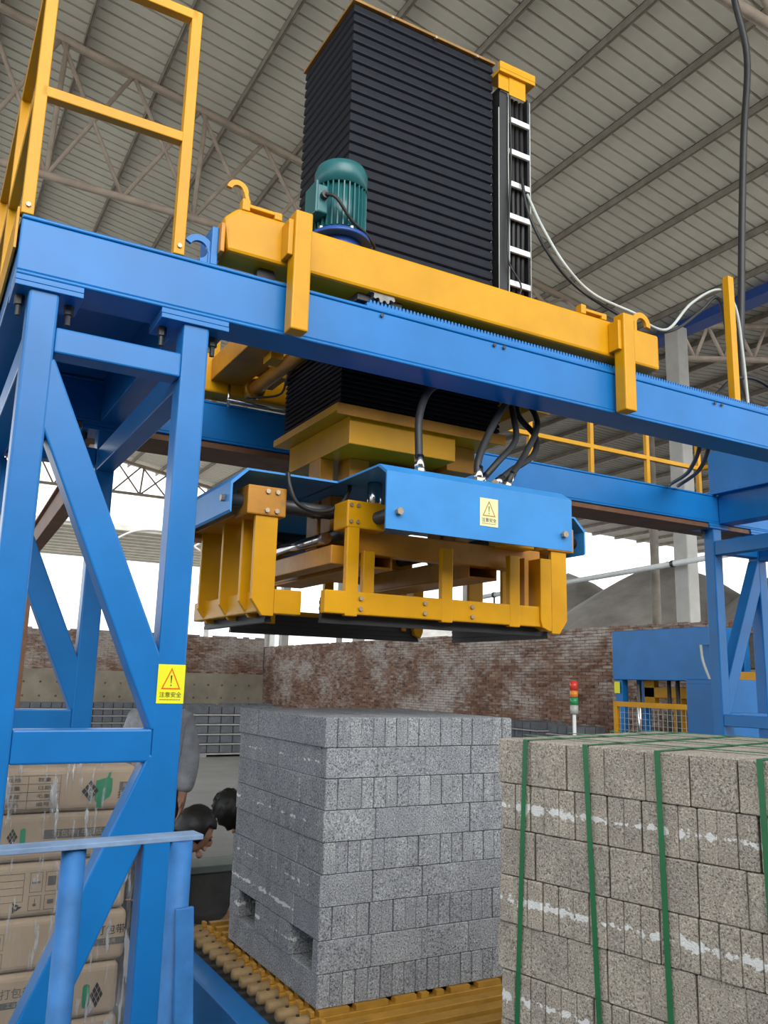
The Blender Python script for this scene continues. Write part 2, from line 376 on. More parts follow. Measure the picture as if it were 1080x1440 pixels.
for i, (x, y) in enumerate([(11.2, 9.9), (11.2, 16.25), (11.2, 21.85), (11.2, 27.45), (11.2, 4.0)]):
    c = thing('concrete_column', (x+.25, y, 0), ['pale concrete column behind the blue press, rising to the gutter', 'concrete column on the brick wall, next beyond the press',
        'concrete column halfway along the brick wall', 'concrete column at the far corner of the brick wall', 'concrete column at the near right end of the brick wall'][i], 'column', 'concrete columns along the brick wall')
    box('shaft', 'column', c, x+.14, x+.40, y-.15, y+.15, -.2, 7.86, .02)
    box('base', 'column', c, x+.10, x+.47, y-.3, y+.3, -.21, .1, .01)
p = thing('grey_post', (11.6, 10.5, 0), 'thin grey steel post left of the pale concrete column', 'post')
tube('shaft', 'purlin', p, [(11.75, 10.85, -.2), (11.75, 10.85, 7.855)], .08, 10); box('base_plate', 'purlin', p, 11.55, 11.95, 10.65, 11.05, -.21, -.19, 0)
p = thing('white_pipe', (10.85, 12, 3.4), 'long white pipe strung above the brick wall', 'pipe')
tube('pipe', 'white', p, [(11.15, 15.5, 3.38), (11.15, 6.5, 3.66)], .05, 10)
for y in (14.9, 9.9): tube('clip', 'darksteel', p, [(11.15, y-.03, 3.40+(14.9-y)*.031), (11.15, y+.03, 3.40+(14.9-y)*.031)], .062, 10)
for y in (14.9, 7.2): tube('hanger', 'darksteel', p, [(11.15, y, 2.5), (11.15, y, 3.4+(14.9-y)*.031)], .02, 6)
# lattice girder of the neighbouring bay
t = thing('lattice_girder', (14, 9, 7.3), 'dark lattice girder under the neighbouring roof, right of the pale column', 'girder')
A, B = V(11.95, 10.57, 0), V(20, 5.85, 0)
for nm, z in (('top_chord', 8.30), ('bottom_chord', 7.63)): tube(nm, 'truss', t, [A+V(0, 0, z), B+V(0, 0, z)], .06, 8)
for i in range(17):
    q = A.lerp(B, i/17); q2 = A.lerp(B, (i+.5)/17); q3 = A.lerp(B, (i+1)/17)
    tube('web', 'truss', t, [q+V(0, 0, 7.63), q2+V(0, 0, 8.30)], .035, 6); tube('web', 'truss', t, [q2+V(0, 0, 8.30), q3+V(0, 0, 7.63)], .035, 6)

# ------------------------------------------------------------------ far surroundings
def heap(name, x, y, r, h, label, seed, mat='gravel', ry=1.0):
    rng = random.Random(seed); vs = []; fs = []; n, m = 40, 14
    ph = [rng.uniform(0, 6.28) for _ in range(6)]
    for j in range(m+1):
        for i in range(n):
            a = 2*PI*i/n; rr = j/m
            wob = 1+.13*math.sin(2*a+ph[0])+.08*math.sin(3*a+ph[1])+.04*math.sin(7*a+ph[2])
            hh = h*((1-rr)*.8+.2*(math.cos(rr*PI)*.5+.5))*(1+.10*math.sin(3*a+ph[3]+rr*5)*rr)*(1+.05*math.sin(9*a+ph[4]+rr*9)*rr)-h*.06*math.exp(-(rr/.12)**2)
            vs.append((x+math.cos(a)*rr*r*wob, y+math.sin(a)*rr*r*wob*ry, -.25+hh))
    for j in range(m):
        for i in range(n): fs.append((j*n+i, j*n+(i+1) % n, (j+1)*n+(i+1) % n, (j+1)*n+i))
    o = MB()._add(vs, fs).build(name, mat, None, smooth=True)
    return tag(o, label, 'gravel heap' if mat == 'gravel' else 'hill', 'gravel heaps beyond the brick wall' if mat == 'gravel' else 'hazy hills on the horizon')
heap('gravel_heap', 24.5, 22.0, 9.6, 6.8, 'tallest grey gravel heap behind the pale concrete column', 1)
heap('gravel_heap', 25.5, 28.6, 9.0, 7.1, 'lower gravel heap left of the tallest one, beyond the brick wall', 2)
heap('gravel_heap', 25, 15.2, 9.0, 6.6, 'gravel heap at the right, seen through the far gantry leg', 5)
heap('gravel_heap', 27, 40.0, 9.5, 6.2, 'far gravel heap seen under the clamp head', 6)
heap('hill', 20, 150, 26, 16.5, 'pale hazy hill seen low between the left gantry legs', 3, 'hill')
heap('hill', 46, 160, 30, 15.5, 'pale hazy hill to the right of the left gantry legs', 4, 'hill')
aw = thing('far_shed_roof', (8, 40, 0), 'pale ribbed roof of a distant shed seen between the gantry legs', 'roof')
for i in range(11):
    y0 = 39+i*1.05; z0 = 8.15
    MB().box(2.0, 16.5, y0, y0+1.0, z0, z0+.05).build('sheet', 'sheetlight', aw)
    MB().box(2.0, 16.5, y0, y0+.22, z0-.20, z0-.002).build('batten', 'sheetlight', aw)
for x in (2.6, 15.8):
    for y in (39.2, 49.8): box('post', 'column', aw, x-.12, x+.12, y, y+.25, -.25, 7.95, .01)
for x in (5.8, 9.6, 13.2):
    tube('hoop', 'column', aw, curve([(x-2.2, 38.9, 7.2), (x-1.1, 38.9, 7.9), (x, 38.9, 8.1), (x+1.1, 38.9, 7.9), (x+2.2, 38.9, 7.3)], 5), .05, 6)
for i, (x, y) in enumerate(((12.9, 26.0), (11.7, 29.6))):
    p = thing('utility_post', (x, y, -.2), ['slim grey post beyond the wall corner, under the clamp pads', 'slim grey post beyond the wall corner, left of the other'][i], 'post')
    tube('shaft', 'column', p, [(x, y, -.2), (x, y, 7.5)], .11, 8); box('cap', 'column', p, x-.14, x+.14, y-.14, y+.14, 7.5, 7.56, 0)

# ------------------------------------------------------------------ gantry frame
G = thing('gantry_frame', (2.7, 3.4, 0), 'big blue steel gantry frame on braced legs spanning the brick line', 'gantry')
YF, YR = 2.67, 4.10
def girder(y0, y1, z0, z1, x0, x1):
    zm = .014
    return MB().box(x0, x1, y0+.004, y1-.004, z0+zm, z1-zm).box(x0, x1, y0, y1, z1-zm, z1).box(x0, x1, y0, y1, z0, z0+zm).build('girder', 'blue', G, .005)
girder(YF, YF+.17, 2.71, 2.912, .165, 5.9)
girder(YR, YR+.17, 2.69, 2.905, .165, 5.7)
box('base_strip', 'rust', G, .25, 5.6, YR+.012, YR+.30, 2.655, 2.688, .002, label='red-brown strip under the rear girder')
for x0, x1, z0 in ((.165, .265, 2.715), (.70, .80, 2.69), (5.12, 5.26, 2.69)):
    box('cross_girder', 'blue', G, x0, x1, YF+.172, YR-.002, z0, 2.912, .004)
box('platform_plate', 'blue', G, .165, .90, YF+.10, YR+.2, 2.913, 2.925, .002)
box('end_plate', 'blue', G, 5.09, 5.11, YF+.2, YR+.05, 2.915, 3.24, .003)
box('end_flange', 'blue', G, 5.06, 5.11, YF+.2, YR+.05, 2.905, 2.925, .003)
def tower(xa, y0, flip=False, zc=2.69):
    xb = xa+.49; y1 = y0+.09; ym = (y0+y1)/2
    for x in (xa, xb):
        box('leg', 'blue', G, x, x+.09, y0, y1, .012, zc, .008)
        box('base_plate', 'blue', G, x-.06, x+.15, y0-.06, y1+.06, 0, .014, .002)
    for cx0, cx1 in ((xa-.045, xa+.16), (xb-.08, xb+.155)):
        box('cap_plate', 'blue', G, cx0, cx1, y0-.012, y1+.07, zc-.018, zc-.001, .002)
        box('cap_plate', 'blue', G, cx0, cx1, y0-.008, y1+.07, zc+.001, zc+.02, .002)
        for bx in (cx0+.025, cx1-.03): MB().cyl((bx, ym+.03, zc-.05), (bx, ym+.03, zc-.018), .016, 6).cyl((bx, ym+.03, zc-.085), (bx, ym+.03, zc-.05), .009, 8).build('bolt', 'darksteel', G)
    box('rail_bar', 'blue', G, xa+.09, xb, y0+.002, y1-.002, 2.48, 2.565, .006)
    box('rail_bar', 'blue', G, xa+.09, xb, y0+.002, y1-.002, 1.236, 1.334, .006)
    box('rail_bar', 'blue', G, xa+.09, xb, y0+.002, y1-.002, .10, .19, .006)
    a, b = (xa+.09, xb) if not flip else (xb, xa+.09)
    e = .042 if not flip else -.042
    beam('diagonal', 'blue', G, (a-e, ym, 2.44), (b+e, ym, 1.35), .105, .086, .006, upv=(0, 1, 0))
    beam('diagonal', 'blue', G, (b+e, ym, 1.24), (a-e, ym, .12), .105, .086, .006, upv=(0, 1, 0))
tower(.21, YF+.008); tower(.21, YR+.008, zc=2.67); tower(5.06, YF+.008, True); tower(5.06, YR+.008, True, zc=2.67)
for x in (.215, .705, 5.065, 5.555): box('tie_beam', 'blue', G, x, x+.08, YF+.10, YR+.006, 2.455, 2.56, .005)
for x in (.215, 5.065): box('tie_beam', 'blue', G, x, x+.08, YF+.10, YR+.006, 1.245, 1.325, .005)
# gear rack along the front girder
mb = MB(); mb.box(1.40, 5.2, YF+.012, YF+.05, 2.912, 2.930)
x = 1.41
while x < 5.19:
    mb.prism([(x, YF+.012, 2.930), (x+.013, YF+.012, 2.930), (x+.010, YF+.012, 2.944), (x+.004, YF+.012, 2.944)], (0, .038, 0)); x += .0165
mb.build('gear_rack', 'blue', G)
for x in (1.46, 2.0, 2.05, 3.35, 3.40, 4.2): MB().cyl((x, YF-.001, 2.885), (x, YF-.005, 2.885), .008, 8).build('rack_bolt', 'darksteel', G)
for x in (2.25, 2.30, 2.33): pass
# end stop and cable hook on the front girder
box('end_stop', 'blue', G, .775, .80, YF+.01, YF+.15, 2.913, 3.06, .004)
arc_plate((.735, YF+.03, 2.965), .032, .055, -.45*PI, .85*PI, .014).build('cable_hook', 'blue', G)
beam('hook_leg', 'blue', G, (.775, YF+.03, 2.913), (.775, YF+.03, 2.965), .014, .025, .002, upv=(0, 1, 0))
# cable post
MB().box(3.585, 3.628, YF+.06, YF+.10, 2.912, 3.66).build('cable_post', 'yellow', G, .003)
box('post_foot', 'yellow', G, 3.56, 3.70, YF+.05, YF+.13, 2.912, 2.935, .003)
beam('gusset', 'blue', G, (3.78, YF+.06, 2.93), (4.3, YF+.06, 3.12), .03, .05, .003)
# railings
def sq(mb, p, q, s=.038): return mb.beam(p, q, s, s)
top = sq(MB(), (.178, YF+.022, 3.86), (.665, YF+.022, 3.86)).build('railing', 'yellow', G, .003)
sq(MB(), (.178, YF+.022, 3.36), (.645, YF+.022, 3.36)).build('mid_rail', 'yellow', top, .003)
for x in (.178, .662):
    MB().box(x-.019, x+.019, YF+.003, YF+.041, 2.915, 3.879).build('post', 'yellow', top, .003)
    bolts(top, [(x, YF+.003, 2.945)], r=.008, h=.006)
side = sq(MB(), (.178, YF+.05, 3.86), (.178, 4.45, 3.86)).build('railing', 'yellow', G, .003)
sq(MB(), (.178, YF+.05, 3.36), (.178, 4.45, 3.36)).build('mid_rail', 'yellow', side, .003)
box('toe_board', 'yellow', side, .150, .158, YF+.02, 4.45, 2.80, 2.94, .001)
for y in (3.5, 4.4): MB().box(.159, .197, y-.019, y+.019, 2.90, 3.86).build('post', 'yellow', side, .003)
rear = sq(MB(), (.55, 4.38, 3.70), (5.40, 4.38, 3.70), .032).build('railing', 'yellow', G, .003)
sq(MB(), (.55, 4.38, 3.19), (5.28, 4.38, 3.19), .032).build('mid_rail', 'yellow', rear, .003)
sq(MB(), (5.28, 4.38, 3.19), (5.28, 3.6, 3.19), .032).build('mid_rail', 'yellow', rear, .003)
for k in range(9):
    x = .78+k*.56; MB().box(x-.016, x+.016, 4.364, 4.396, 2.689, 3.70).build('post', 'yellow', rear, .003)
# warning stickers
def sticker(parent, x0, x1, z0, z1, y, mat, faint=False):
    s = MB().box(x0, x1, y-.0012, y, z0, z1).build('warning_sticker', mat, parent, label='faded cream warning sticker' if faint else 'yellow warning sticker with red triangle')
    cx = (x0+x1)/2; w_ = x1-x0; h = z1-z0; yy = y-.0016
    tri = [(cx-.36*w_, z0+.36*h), (cx+.36*w_, z0+.36*h), (cx, z0+.92*h)]
    mb = MB(); ce = (cx, z0+.545*h)
    inn = [(ce[0]+(a-ce[0])*.80, ce[1]+(b-ce[1])*.80) for a, b in tri]
    vs = [(a, yy, b) for a, b in tri+inn]; mb._add(vs, [(i, (i+1) % 3, 3+(i+1) % 3, 3+i) for i in range(3)])
    mb.build('triangle', 'sign_red' if not faint else 'ochre', s)
    ink = 'ink' if not faint else 'ink_soft'
    mb = MB(); b0 = z0+.42*h
    mb._add([(cx-.012*w_, yy-.0003, b0+.10*h), (cx+.012*w_, yy-.0003, b0+.10*h), (cx+.028*w_, yy-.0003, b0+.30*h), (cx-.028*w_, yy-.0003, b0+.30*h)], [(0, 1, 2, 3)])
    mb._add([(cx+.026*w_*math.cos(t*PI/4), yy-.0003, b0+.045*h+.026*w_*math.sin(t*PI/4)) for t in range(8)], [tuple(range(8))])
    mb.build('exclamation_mark', ink, s)
    text_mesh('lettering', '注意安全', w_*.205, ink, s, (cx, yy, z0+.215*h), FACE_Y, .0003)
    mb = MB()
    for k in range(14):
        xx = cx-.38*w_+k*.055*w_; mb._add([(xx, yy, z0+.085*h), (xx+.035*w_, yy, z0+.085*h), (xx+.035*w_, yy, z0+.11*h), (xx, yy, z0+.11*h)], [(0, 1, 2, 3)])
    mb.build('small_print', 'ink_soft', s)
    return s
sticker(G, .702, .788, 1.412, 1.532, YF+.0075, 'sign_yellow')

# overhead transfer rail behind the gantry
o = thing('overhead_rail', (.95, 6.5, 0), 'red-brown overhead steel rail running back from the left gantry legs', 'rail')
MB().beam((.82, 4.42, 2.70), (1.0, 9.2, 2.70), .10, .16).build('rail', 'rust', o, .004)
MB().beam((.82, 4.42, 2.788), (1.0, 9.2, 2.788), .15, .014).build('flange', 'rust', o)
box('post', 'rust', o, .95, 1.05, 9.05, 9.15, .30, 2.62, .004)

# ------------------------------------------------------------------ trolley carriage with bellows and motor
T = thing('trolley_carriage', (1.9, 3.4, 2.94), 'yellow trolley carriage with tall black bellows riding on the blue girders', 'trolley')
def end_beam(y0, y1, z0=2.975, z1=3.15):
    pts = [(.83, y0, z0), (2.97, y0, z0), (2.97, y0, z1), (.86, y0, z1), (.81, y0, z1-.05)]
    return MB().prism(pts, (0, y1-y0, 0)).build('end_beam', 'yellow', T, .012)
end_beam(2.665, 2.80); end_beam(4.06, 4.20, 2.94)
box('end_cap', 'ochre', T, .80, .815, 2.655, 2.81, 2.96, 3.07, .003)
for x in (1.05, 2.66):
    box('guard', 'yellow', T, x, x+.068, 2.585, 2.65, 2.705, 3.165, .006)
    box('guard_bracket', 'yellow', T, x-.02, x+.0, 2.60, 2.664, 2.99, 3.13, .003)
    MB().box(x-.17, x-.02, 2.67, 2.70, 3.165, 3.18).box(x-.175, x-.145, 2.668, 2.705, 3.150, 3.195).box(x-.05, x-.02, 2.668, 2.705, 3.150, 3.18).build('keeper_plate', 'yellow', T, .003)
def hook(x, y, z, flipx):
    s = -1 if flipx else 1
    mb = arc_plate((x, y, z), .030, .055, .0*PI if not flipx else .15*PI, .9*PI if not flipx else PI, .016)
    mb.build('hook', 'yellow', T)
    lx = x+.0425*(1 if flipx is None else (-1 if not flipx else -1))
    beam('hook_leg', 'yellow', T, (lx+(.0), y, 3.15), (lx, y, z+.005), .016, .025, .002, upv=(0, 1, 0))
# left hook opens left, right hook opens right
arc_plate((.878, 2.75, 3.265), .022, .042, .0, .95*PI, .016).build('hook', 'yellow', T)
beam('hook_leg', 'yellow', T, (.945, 2.75, 3.145), (.908, 2.75, 3.27), .016, .022, .002, upv=(0, 1, 0))
arc_plate((2.93, 2.74, 3.225), .032, .060, -.05*PI, PI, .016).build('hook', 'yellow', T)
beam('hook_leg', 'yellow', T, (2.884, 2.74, 3.14), (2.884, 2.74, 3.23), .016, .03, .002, upv=(0, 1, 0))
for x0, x1 in ((1.22, 1.40), (2.42, 2.60)):
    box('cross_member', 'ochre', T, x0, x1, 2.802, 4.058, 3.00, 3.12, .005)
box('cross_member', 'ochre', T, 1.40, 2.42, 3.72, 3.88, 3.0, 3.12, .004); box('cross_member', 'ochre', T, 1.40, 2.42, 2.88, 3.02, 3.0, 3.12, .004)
tube('drive_shaft', 'ochre', T, [(1.43, 2.82, 2.965), (1.43, 4.05, 2.965)], .036, 20)
for y in (3.95,): MB().cyl((1.43, y, 2.965), (1.43, y+.03, 2.965), .052, 20).build('shaft_flange', 'ochre', T, smooth=True)
box('bearing_block', 'yellow', T, 1.33, 1.395, 3.50, 3.60, 2.96, 3.0, .004); box('bearing_block', 'ochre', T, 1.46, 1.50, 3.70, 3.90, 2.95, 3.06, .004)
tube('limit_rod', 'chrome', T, [(1.30, 4.02, 2.90), (1.62, 4.02, 2.90)], .008, 8); tube('limit_rod', 'chrome', T, [(1.31, 4.02, 2.86), (1.31, 4.02, 2.98)], .008, 8)
tube('shaft_cable', 'rubber', T, curve([(1.40, 4.0, 2.92), (1.5, 3.8, 2.9), (1.46, 3.6, 2.92), (1.47, 3.45, 2.98)]), .006, 6)
MB().box(2.62, 2.75, 3.2, 3.9, 2.86, 3.0).build('rear_bracket', 'yellow', T, .004)
# wheels
for y in (2.755, 4.185):
    for x in (1.0, 2.78): MB().cyl((x, y-.03, 2.95), (x, y+.03, 2.95), .036, 20).build('wheel', 'darksteel', T, smooth=True)
# pinion under the drive
mb = MB(); gp = []
for k in range(56):
    t = 2*PI*k/56; rr = .072 if k % 4 < 2 else .060; gp.append((1.47+rr*math.cos(t), 2.676, 3.012+rr*math.sin(t)))
mb.prism(gp, (0, .03, 0)).build('pinion', 'gear', T)
box('pinion_cover', 'darksteel', T, 1.37, 1.57, 2.705, 2.79, 2.945, 2.974, .002)
def bellows(name, x0, x1, y0, y1, z0, z1, n, ins, parent):
    prof = []; p = (z1-z0)/n
    for i in range(n): prof += [(z0+i*p, ins), (z0+(i+.14)*p, ins*.12), (z0+(i+.30)*p, 0), (z0+(i+.86)*p, ins*.30)]
    prof.append((z1, ins)); vs = []; fs = []
    for z, d in prof: vs += [(x0+d, y0+d, z), (x1-d, y0+d, z), (x1-d, y1-d, z), (x0+d, y1-d, z)]
    for i in range(len(prof)-1):
        for k in range(4): fs.append((i*4+k, i*4+(k+1) % 4, i*4+4+(k+1) % 4, i*4+4+k))
    fs += [(3, 2, 1, 0), tuple(len(vs)-4+k for k in range(4))]
    return MB()._add(vs, fs).build(name, 'black', parent)
bl = bellows('bellows', 1.50, 2.312, 3.10, 3.66, 3.125, 4.652, 29, .010, T)
MB().box(1.49, 2.322, 3.09, 3.67, 4.653, 4.668).build('top_plate', 'cap', bl, .002)
bolts(bl, [(x, 3.09, 4.645) for x in (1.7, 1.95, 2.2)], r=.007)
bellows('lower_bellows', 1.49, 2.33, 3.07, 3.69, 2.634, 3.0, 16, .012, T)
# cable ladder on the right of the bellows
br = MB().box(2.315, 2.545, 3.04, 3.16, 4.585, 4.605).box(2.315, 2.545, 3.04, 3.06, 4.605, 4.645).build('ladder_bracket', 'yellow', T, .003)
box('hanger', 'yellow', br, 2.32, 2.40, 3.06, 3.066, 4.50, 4.585, .001); box('hanger', 'yellow', br, 2.385, 2.49, 3.055, 3.06, 4.48, 4.586, .001)
cl = MB().box(2.335, 2.345, 3.08, 3.14, 3.15, 4.52).box(2.52, 2.53, 3.08, 3.14, 3.15, 4.52).box(2.345, 2.52, 3.130, 3.14, 3.15, 4.52).box(2.335, 2.385, 3.074, 3.08, 3.15, 4.50).build('cable_ladder', 'rubber', T)
for k in range(6): MB().box(2.392, 2.522, 3.064, 3.078, 4.335-k*.1815, 4.365-k*.1815).build('rung', 'white', cl, .003)
for k in range(4):
    xx = 2.405+k*.030
    tube('ladder_cable', 'rubber', cl, [(xx, 3.10+.008*(k % 2), 3.15), (xx+.004, 3.10, 3.8), (xx, 3.105, 4.50)], .012, 8)
tube('thin_wire', 'rubber', cl, curve([(2.39, 3.06, 4.48), (2.395, 3.058, 4.1), (2.375, 3.05, 3.8), (2.37, 3.05, 3.55), (2.44, 3.04, 3.42), (2.40, 3.06, 3.30)]), .005, 6)
tube('lace', 'grey_cable', cl, curve([(2.388, 3.068, 4.5), (2.384, 3.066, 4.1), (2.39, 3.066, 3.7), (2.386, 3.068, 3.2)]), .003, 5)
tube('lace', 'grey_cable', cl, [(2.531, 3.074, 4.5), (2.532, 3.074, 3.16)], .003, 5)
tube('lace', 'grey_cable', cl, [(2.332, 3.076, 4.4), (2.333, 3.076, 3.16)], .003, 5)
# motor
mo = thing_m = MB().cyl((1.325, 2.80, 3.20), (1.325, 2.80, 3.215), .128, 28).build('motor', 'navy', T, smooth=True, label='teal electric motor on a navy flange')
def mcyl(name, mat, z0, z1, r, n=28, r1=None): return MB().tube([(1.325, 2.80, z0), (1.325, 2.80, z1)], [r, r1 or r], n).build(name, mat, mo, smooth=True)
mcyl('gear_neck', 'navy', 3.151, 3.20, .09); mcyl('body', 'teal', 3.215, 3.43, .094); mcyl('flare', 'navy', 3.215, 3.235, .124, r1=.100)
MB().tube([(1.325, 2.80, 3.425), (1.325, 2.80, 3.50), (1.325, 2.80, 3.525), (1.325, 2.80, 3.533)], [.108, .108, .098, .06], 28).build('fan_cover', 'teal', mo, smooth=True)
for k in range(30):
    t = 2*PI*k/30; c, s_ = math.cos(t), math.sin(t)
    MB().beam((1.325+.098*c, 2.80+.098*s_, 3.235), (1.325+.098*c, 2.80+.098*s_, 3.425), .016 if False else .005, .018, upv=(c, s_, 0)).build('fin', 'teal', mo)
box('terminal_box', 'teal', mo, 1.19, 1.235, 2.72, 2.81, 3.27, 3.39, .006); box('terminal_lid', 'teal', mo, 1.178, 1.19, 2.712, 2.818, 3.262, 3.398, .004)
MB().cyl((1.215, 2.72, 3.34), (1.215, 2.70, 3.34), .016, 12).build('cable_gland', 'darksteel', mo)
tube('motor_cable', 'rubber', mo, curve([(1.215, 2.70, 3.34), (1.25, 2.675, 3.32), (1.32, 2.68, 3.25), (1.40, 2.70, 3.22), (1.47, 2.77, 3.22), (1.455, 2.83, 3.26), (1.42, 2.86, 3.25)]), .007, 8)
bolts(mo, [(1.325+.115*math.cos(t), 2.80+.115*math.sin(t), 3.215) for t in (3.6, 4.7, 5.8)], (0, 0, 1), .009, .012)

# ------------------------------------------------------------------ clamp head
H = thing('clamp_head', (1.89, 3.42, 1.72), 'yellow and blue hydraulic clamp head hanging under the trolley', 'clamp')
box('mount_flange', 'yellow', H, 1.455, 2.33, 3.03, 3.73, 2.600, 2.634, .003)
box('mount_lip', 'ochre', H, 1.455, 2.33, 3.022, 3.03, 2.585, 2.634, .002)
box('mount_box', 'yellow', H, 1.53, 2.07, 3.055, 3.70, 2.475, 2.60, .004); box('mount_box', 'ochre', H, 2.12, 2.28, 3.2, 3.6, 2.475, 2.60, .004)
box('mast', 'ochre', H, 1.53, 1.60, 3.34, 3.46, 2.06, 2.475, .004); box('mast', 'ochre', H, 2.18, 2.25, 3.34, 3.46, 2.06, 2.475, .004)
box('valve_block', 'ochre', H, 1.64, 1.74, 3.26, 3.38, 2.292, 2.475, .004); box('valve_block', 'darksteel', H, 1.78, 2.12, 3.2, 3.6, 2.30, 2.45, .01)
zr = 2.285
def cover(side):
    """folded sheet: roof, sloping lip, upright apron; side = unit (dx, dy)"""
    if side == 'front': prof = [(2.985, zr), (2.64, zr), (2.58, 2.248), (2.58, 2.034)]; a0, a1, ax = 1.45, 2.325, 'x'
    if side == 'back': prof = [(3.855, zr), (4.20, zr), (4.26, 2.248), (4.26, 2.034)]; a0, a1, ax = 1.45, 2.325, 'x'
    if side == 'left': prof = [(1.45, zr), (1.065, zr), (1.003, 2.225), (1.003, 2.115)]; a0, a1, ax = 2.985, 3.855, 'y'
    if side == 'right': prof = [(2.325, zr), (2.71, zr), (2.772, 2.225), (2.772, 2.115)]; a0, a1, ax = 2.985, 3.855, 'y'
    mb = MB(); th = .008
    inner = []
    cx = 1.89 if ax == 'y' else 3.42
    for q, z in prof: inner.append((q+(th if q < cx else -th), z-th if z > 2.1 else z))
    ring = prof+inner[::-1]
    pts = [((a0, q, z) if ax == 'x' else (q, a0, z)) for q, z in ring]; d = (a1-a0, 0, 0) if ax == 'x' else (0, a1-a0, 0)
    n = len(pts); vs = pts+[tuple(Vector(p)+Vector(d)) for p in pts]; fs = [(i, (i+1) % n, n+(i+1) % n, n+i) for i in range(n)]
    for k in range(3): fs += [(k, k+1, n-2-k, n-1-k), (n+k, 2*n-1-k, 2*n-2-k, n+k+1)]
    return mb._add(vs, fs).build('cover', 'blue_cover', H)
cf = cover('front'); cover('back'); cover('left'); cover('right')
box('roof_plate', 'blue_cover', H, 1.45, 2.325, 2.985, 3.855, zr-.008, zr, 0)
sticker(H, 1.862, 1.948, 2.09, 2.20, 2.5795, 'sign_cream', True)
bolts(H, [(1.50, 2.579, 2.10), (2.277, 2.579, 2.098)], r=.014, h=.018); bolts(H, [(1.002, 3.05, 2.17)], (-1, 0, 0), .014, .015)
# front and back clamp arms
def long_clamp(y, sg):
    """y: outer face; sg=+1 front (inside is +Y)"""
    d = lambda a, b: (min(y+sg*a, y+sg*b), max(y+sg*a, y+sg*b))
    ya, yb = d(0, .03)
    bar = box('clamp_bar', 'yellow', H, 1.35, 2.43, *d(.002, .045), 1.742, 1.830, .005)
    bolts(bar, [(x, y+(.001 if sg > 0 else -.001), z) for x in (1.50, 1.79, 2.02) for z in (1.765, 1.805)], (0, -sg, 0), .009, .008)
    for x0, x1, zt in ((1.435, 1.488, 2.16), (1.872, 1.925, 2.04), (2.215, 2.27, 2.04)): box('arm', 'yellow', H, x0, x1, ya, yb, 1.735, zt, .004)
    box('arm', 'yellow', H, 1.535, 1.585, *d(.05, .08), 1.76, 2.0, .004); box('arm', 'ochre', H, 2.31, 2.335, *d(.02, .09), 1.76, 2.04, .004)
    a_, b_ = d(-.01, .10)
    MB().prism([(2.375, a_, 2.04), (2.435, a_, 2.04), (2.435, a_, 1.76), (2.42, a_, 1.727), (2.385, a_, 1.74), (2.375, a_, 1.77)], (0, b_-a_, 0)).build('corner_arm', 'yellow', H, .003)
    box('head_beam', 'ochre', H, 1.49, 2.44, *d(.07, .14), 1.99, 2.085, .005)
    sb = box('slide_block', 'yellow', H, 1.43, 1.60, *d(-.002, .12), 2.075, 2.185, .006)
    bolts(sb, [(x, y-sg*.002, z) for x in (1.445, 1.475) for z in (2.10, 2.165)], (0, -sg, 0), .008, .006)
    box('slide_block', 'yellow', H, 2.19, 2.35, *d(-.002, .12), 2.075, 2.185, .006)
    for x in (1.565, 2.27): MB().cyl((x, y-sg*.262, 2.125), (x, y+sg*.55, 2.125), .026, 18).build('guide_rod', 'darksteel', H, smooth=True)
    mb = MB(); pa, pb = d(.046, .075)
    for k in range(8): mb.box(1.36, 2.42, pa if k % 2 == 0 else min(pa+.005, pb), pb if k % 2 == 0 else pb-.005, 1.708+k*.012, 1.708+(k+1)*.012)
    mb.build('grip_pad', 'rubber', H)
long_clamp(2.85, 1); long_clamp(3.99, -1)
def side_clamp(x, sg):
    d = lambda a, b: (min(x+sg*a, x+sg*b), max(x+sg*a, x+sg*b))
    bar = box('clamp_bar', 'yellow', H, *d(0, .045), 3.02, 3.82, 1.742, 1.825, .005)
    for y in (3.0, 3.135, 3.37, 3.66):
        a, b = d(-.03, .062); q = sorted((a, b))
        yy = (y, y+.022)
        if sg > 0: pts = [(a+.0, yy[0], 2.20), (b, yy[0], 2.20), (b, yy[0], 1.728), (a+.045, yy[0], 1.728), (a, yy[0], 1.79)]
        else: pts = [(b, yy[0], 2.11), (a, yy[0], 2.11), (a, yy[0], 1.79), (b-.0, yy[0], 1.728)]
        if sg < 0: pts = [(q[0], yy[0], 2.20), (q[1], yy[0], 2.20), (q[1], yy[0], 1.79), (q[1]-.045, yy[0], 1.728), (q[0], yy[0], 1.728)]
        MB().prism(pts, (0, .022, 0)).build('arm', 'yellow', H, .003)
    sb = box('slide_block', 'ochre', H, *d(-.07, .09), 2.99, 3.13, 2.11, 2.225, .006, label='pale worn yellow slide block')
    bolts(sb, [(x+sg*q, 2.99, z) for q in (.01, .05) for z in (2.13, 2.205)], r=.010, h=.008)
    box('slide_block', 'ochre', H, *d(-.07, .09), 3.70, 3.84, 2.11, 2.225, .006)
    box('head_beam', 'ochre', H, *d(-.06, .06), 3.14, 3.69, 2.13, 2.195, .004)
    for y in (3.06, 3.77): MB().cyl((x-sg*.13, y, 2.17), (x+sg*.62, y, 2.17), .026, 18).build('guide_rod', 'darksteel', H, smooth=True)
    box('corner_return', 'yellow', H, *d(.062, .175), 3.0, 3.04, 1.738, 1.832, .004); 
    mb = MB(); pa, pb = d(.046, .075)
    for k in range(8): mb.box(pa if k % 2 == 0 else pa+.003, pb if k % 2 == 0 else pb-.003, 3.05, 3.80, 1.708+k*.012, 1.708+(k+1)*.012)
    mb.build('grip_pad', 'rubber', H)
side_clamp(1.145, 1); side_clamp(2.635, -1)
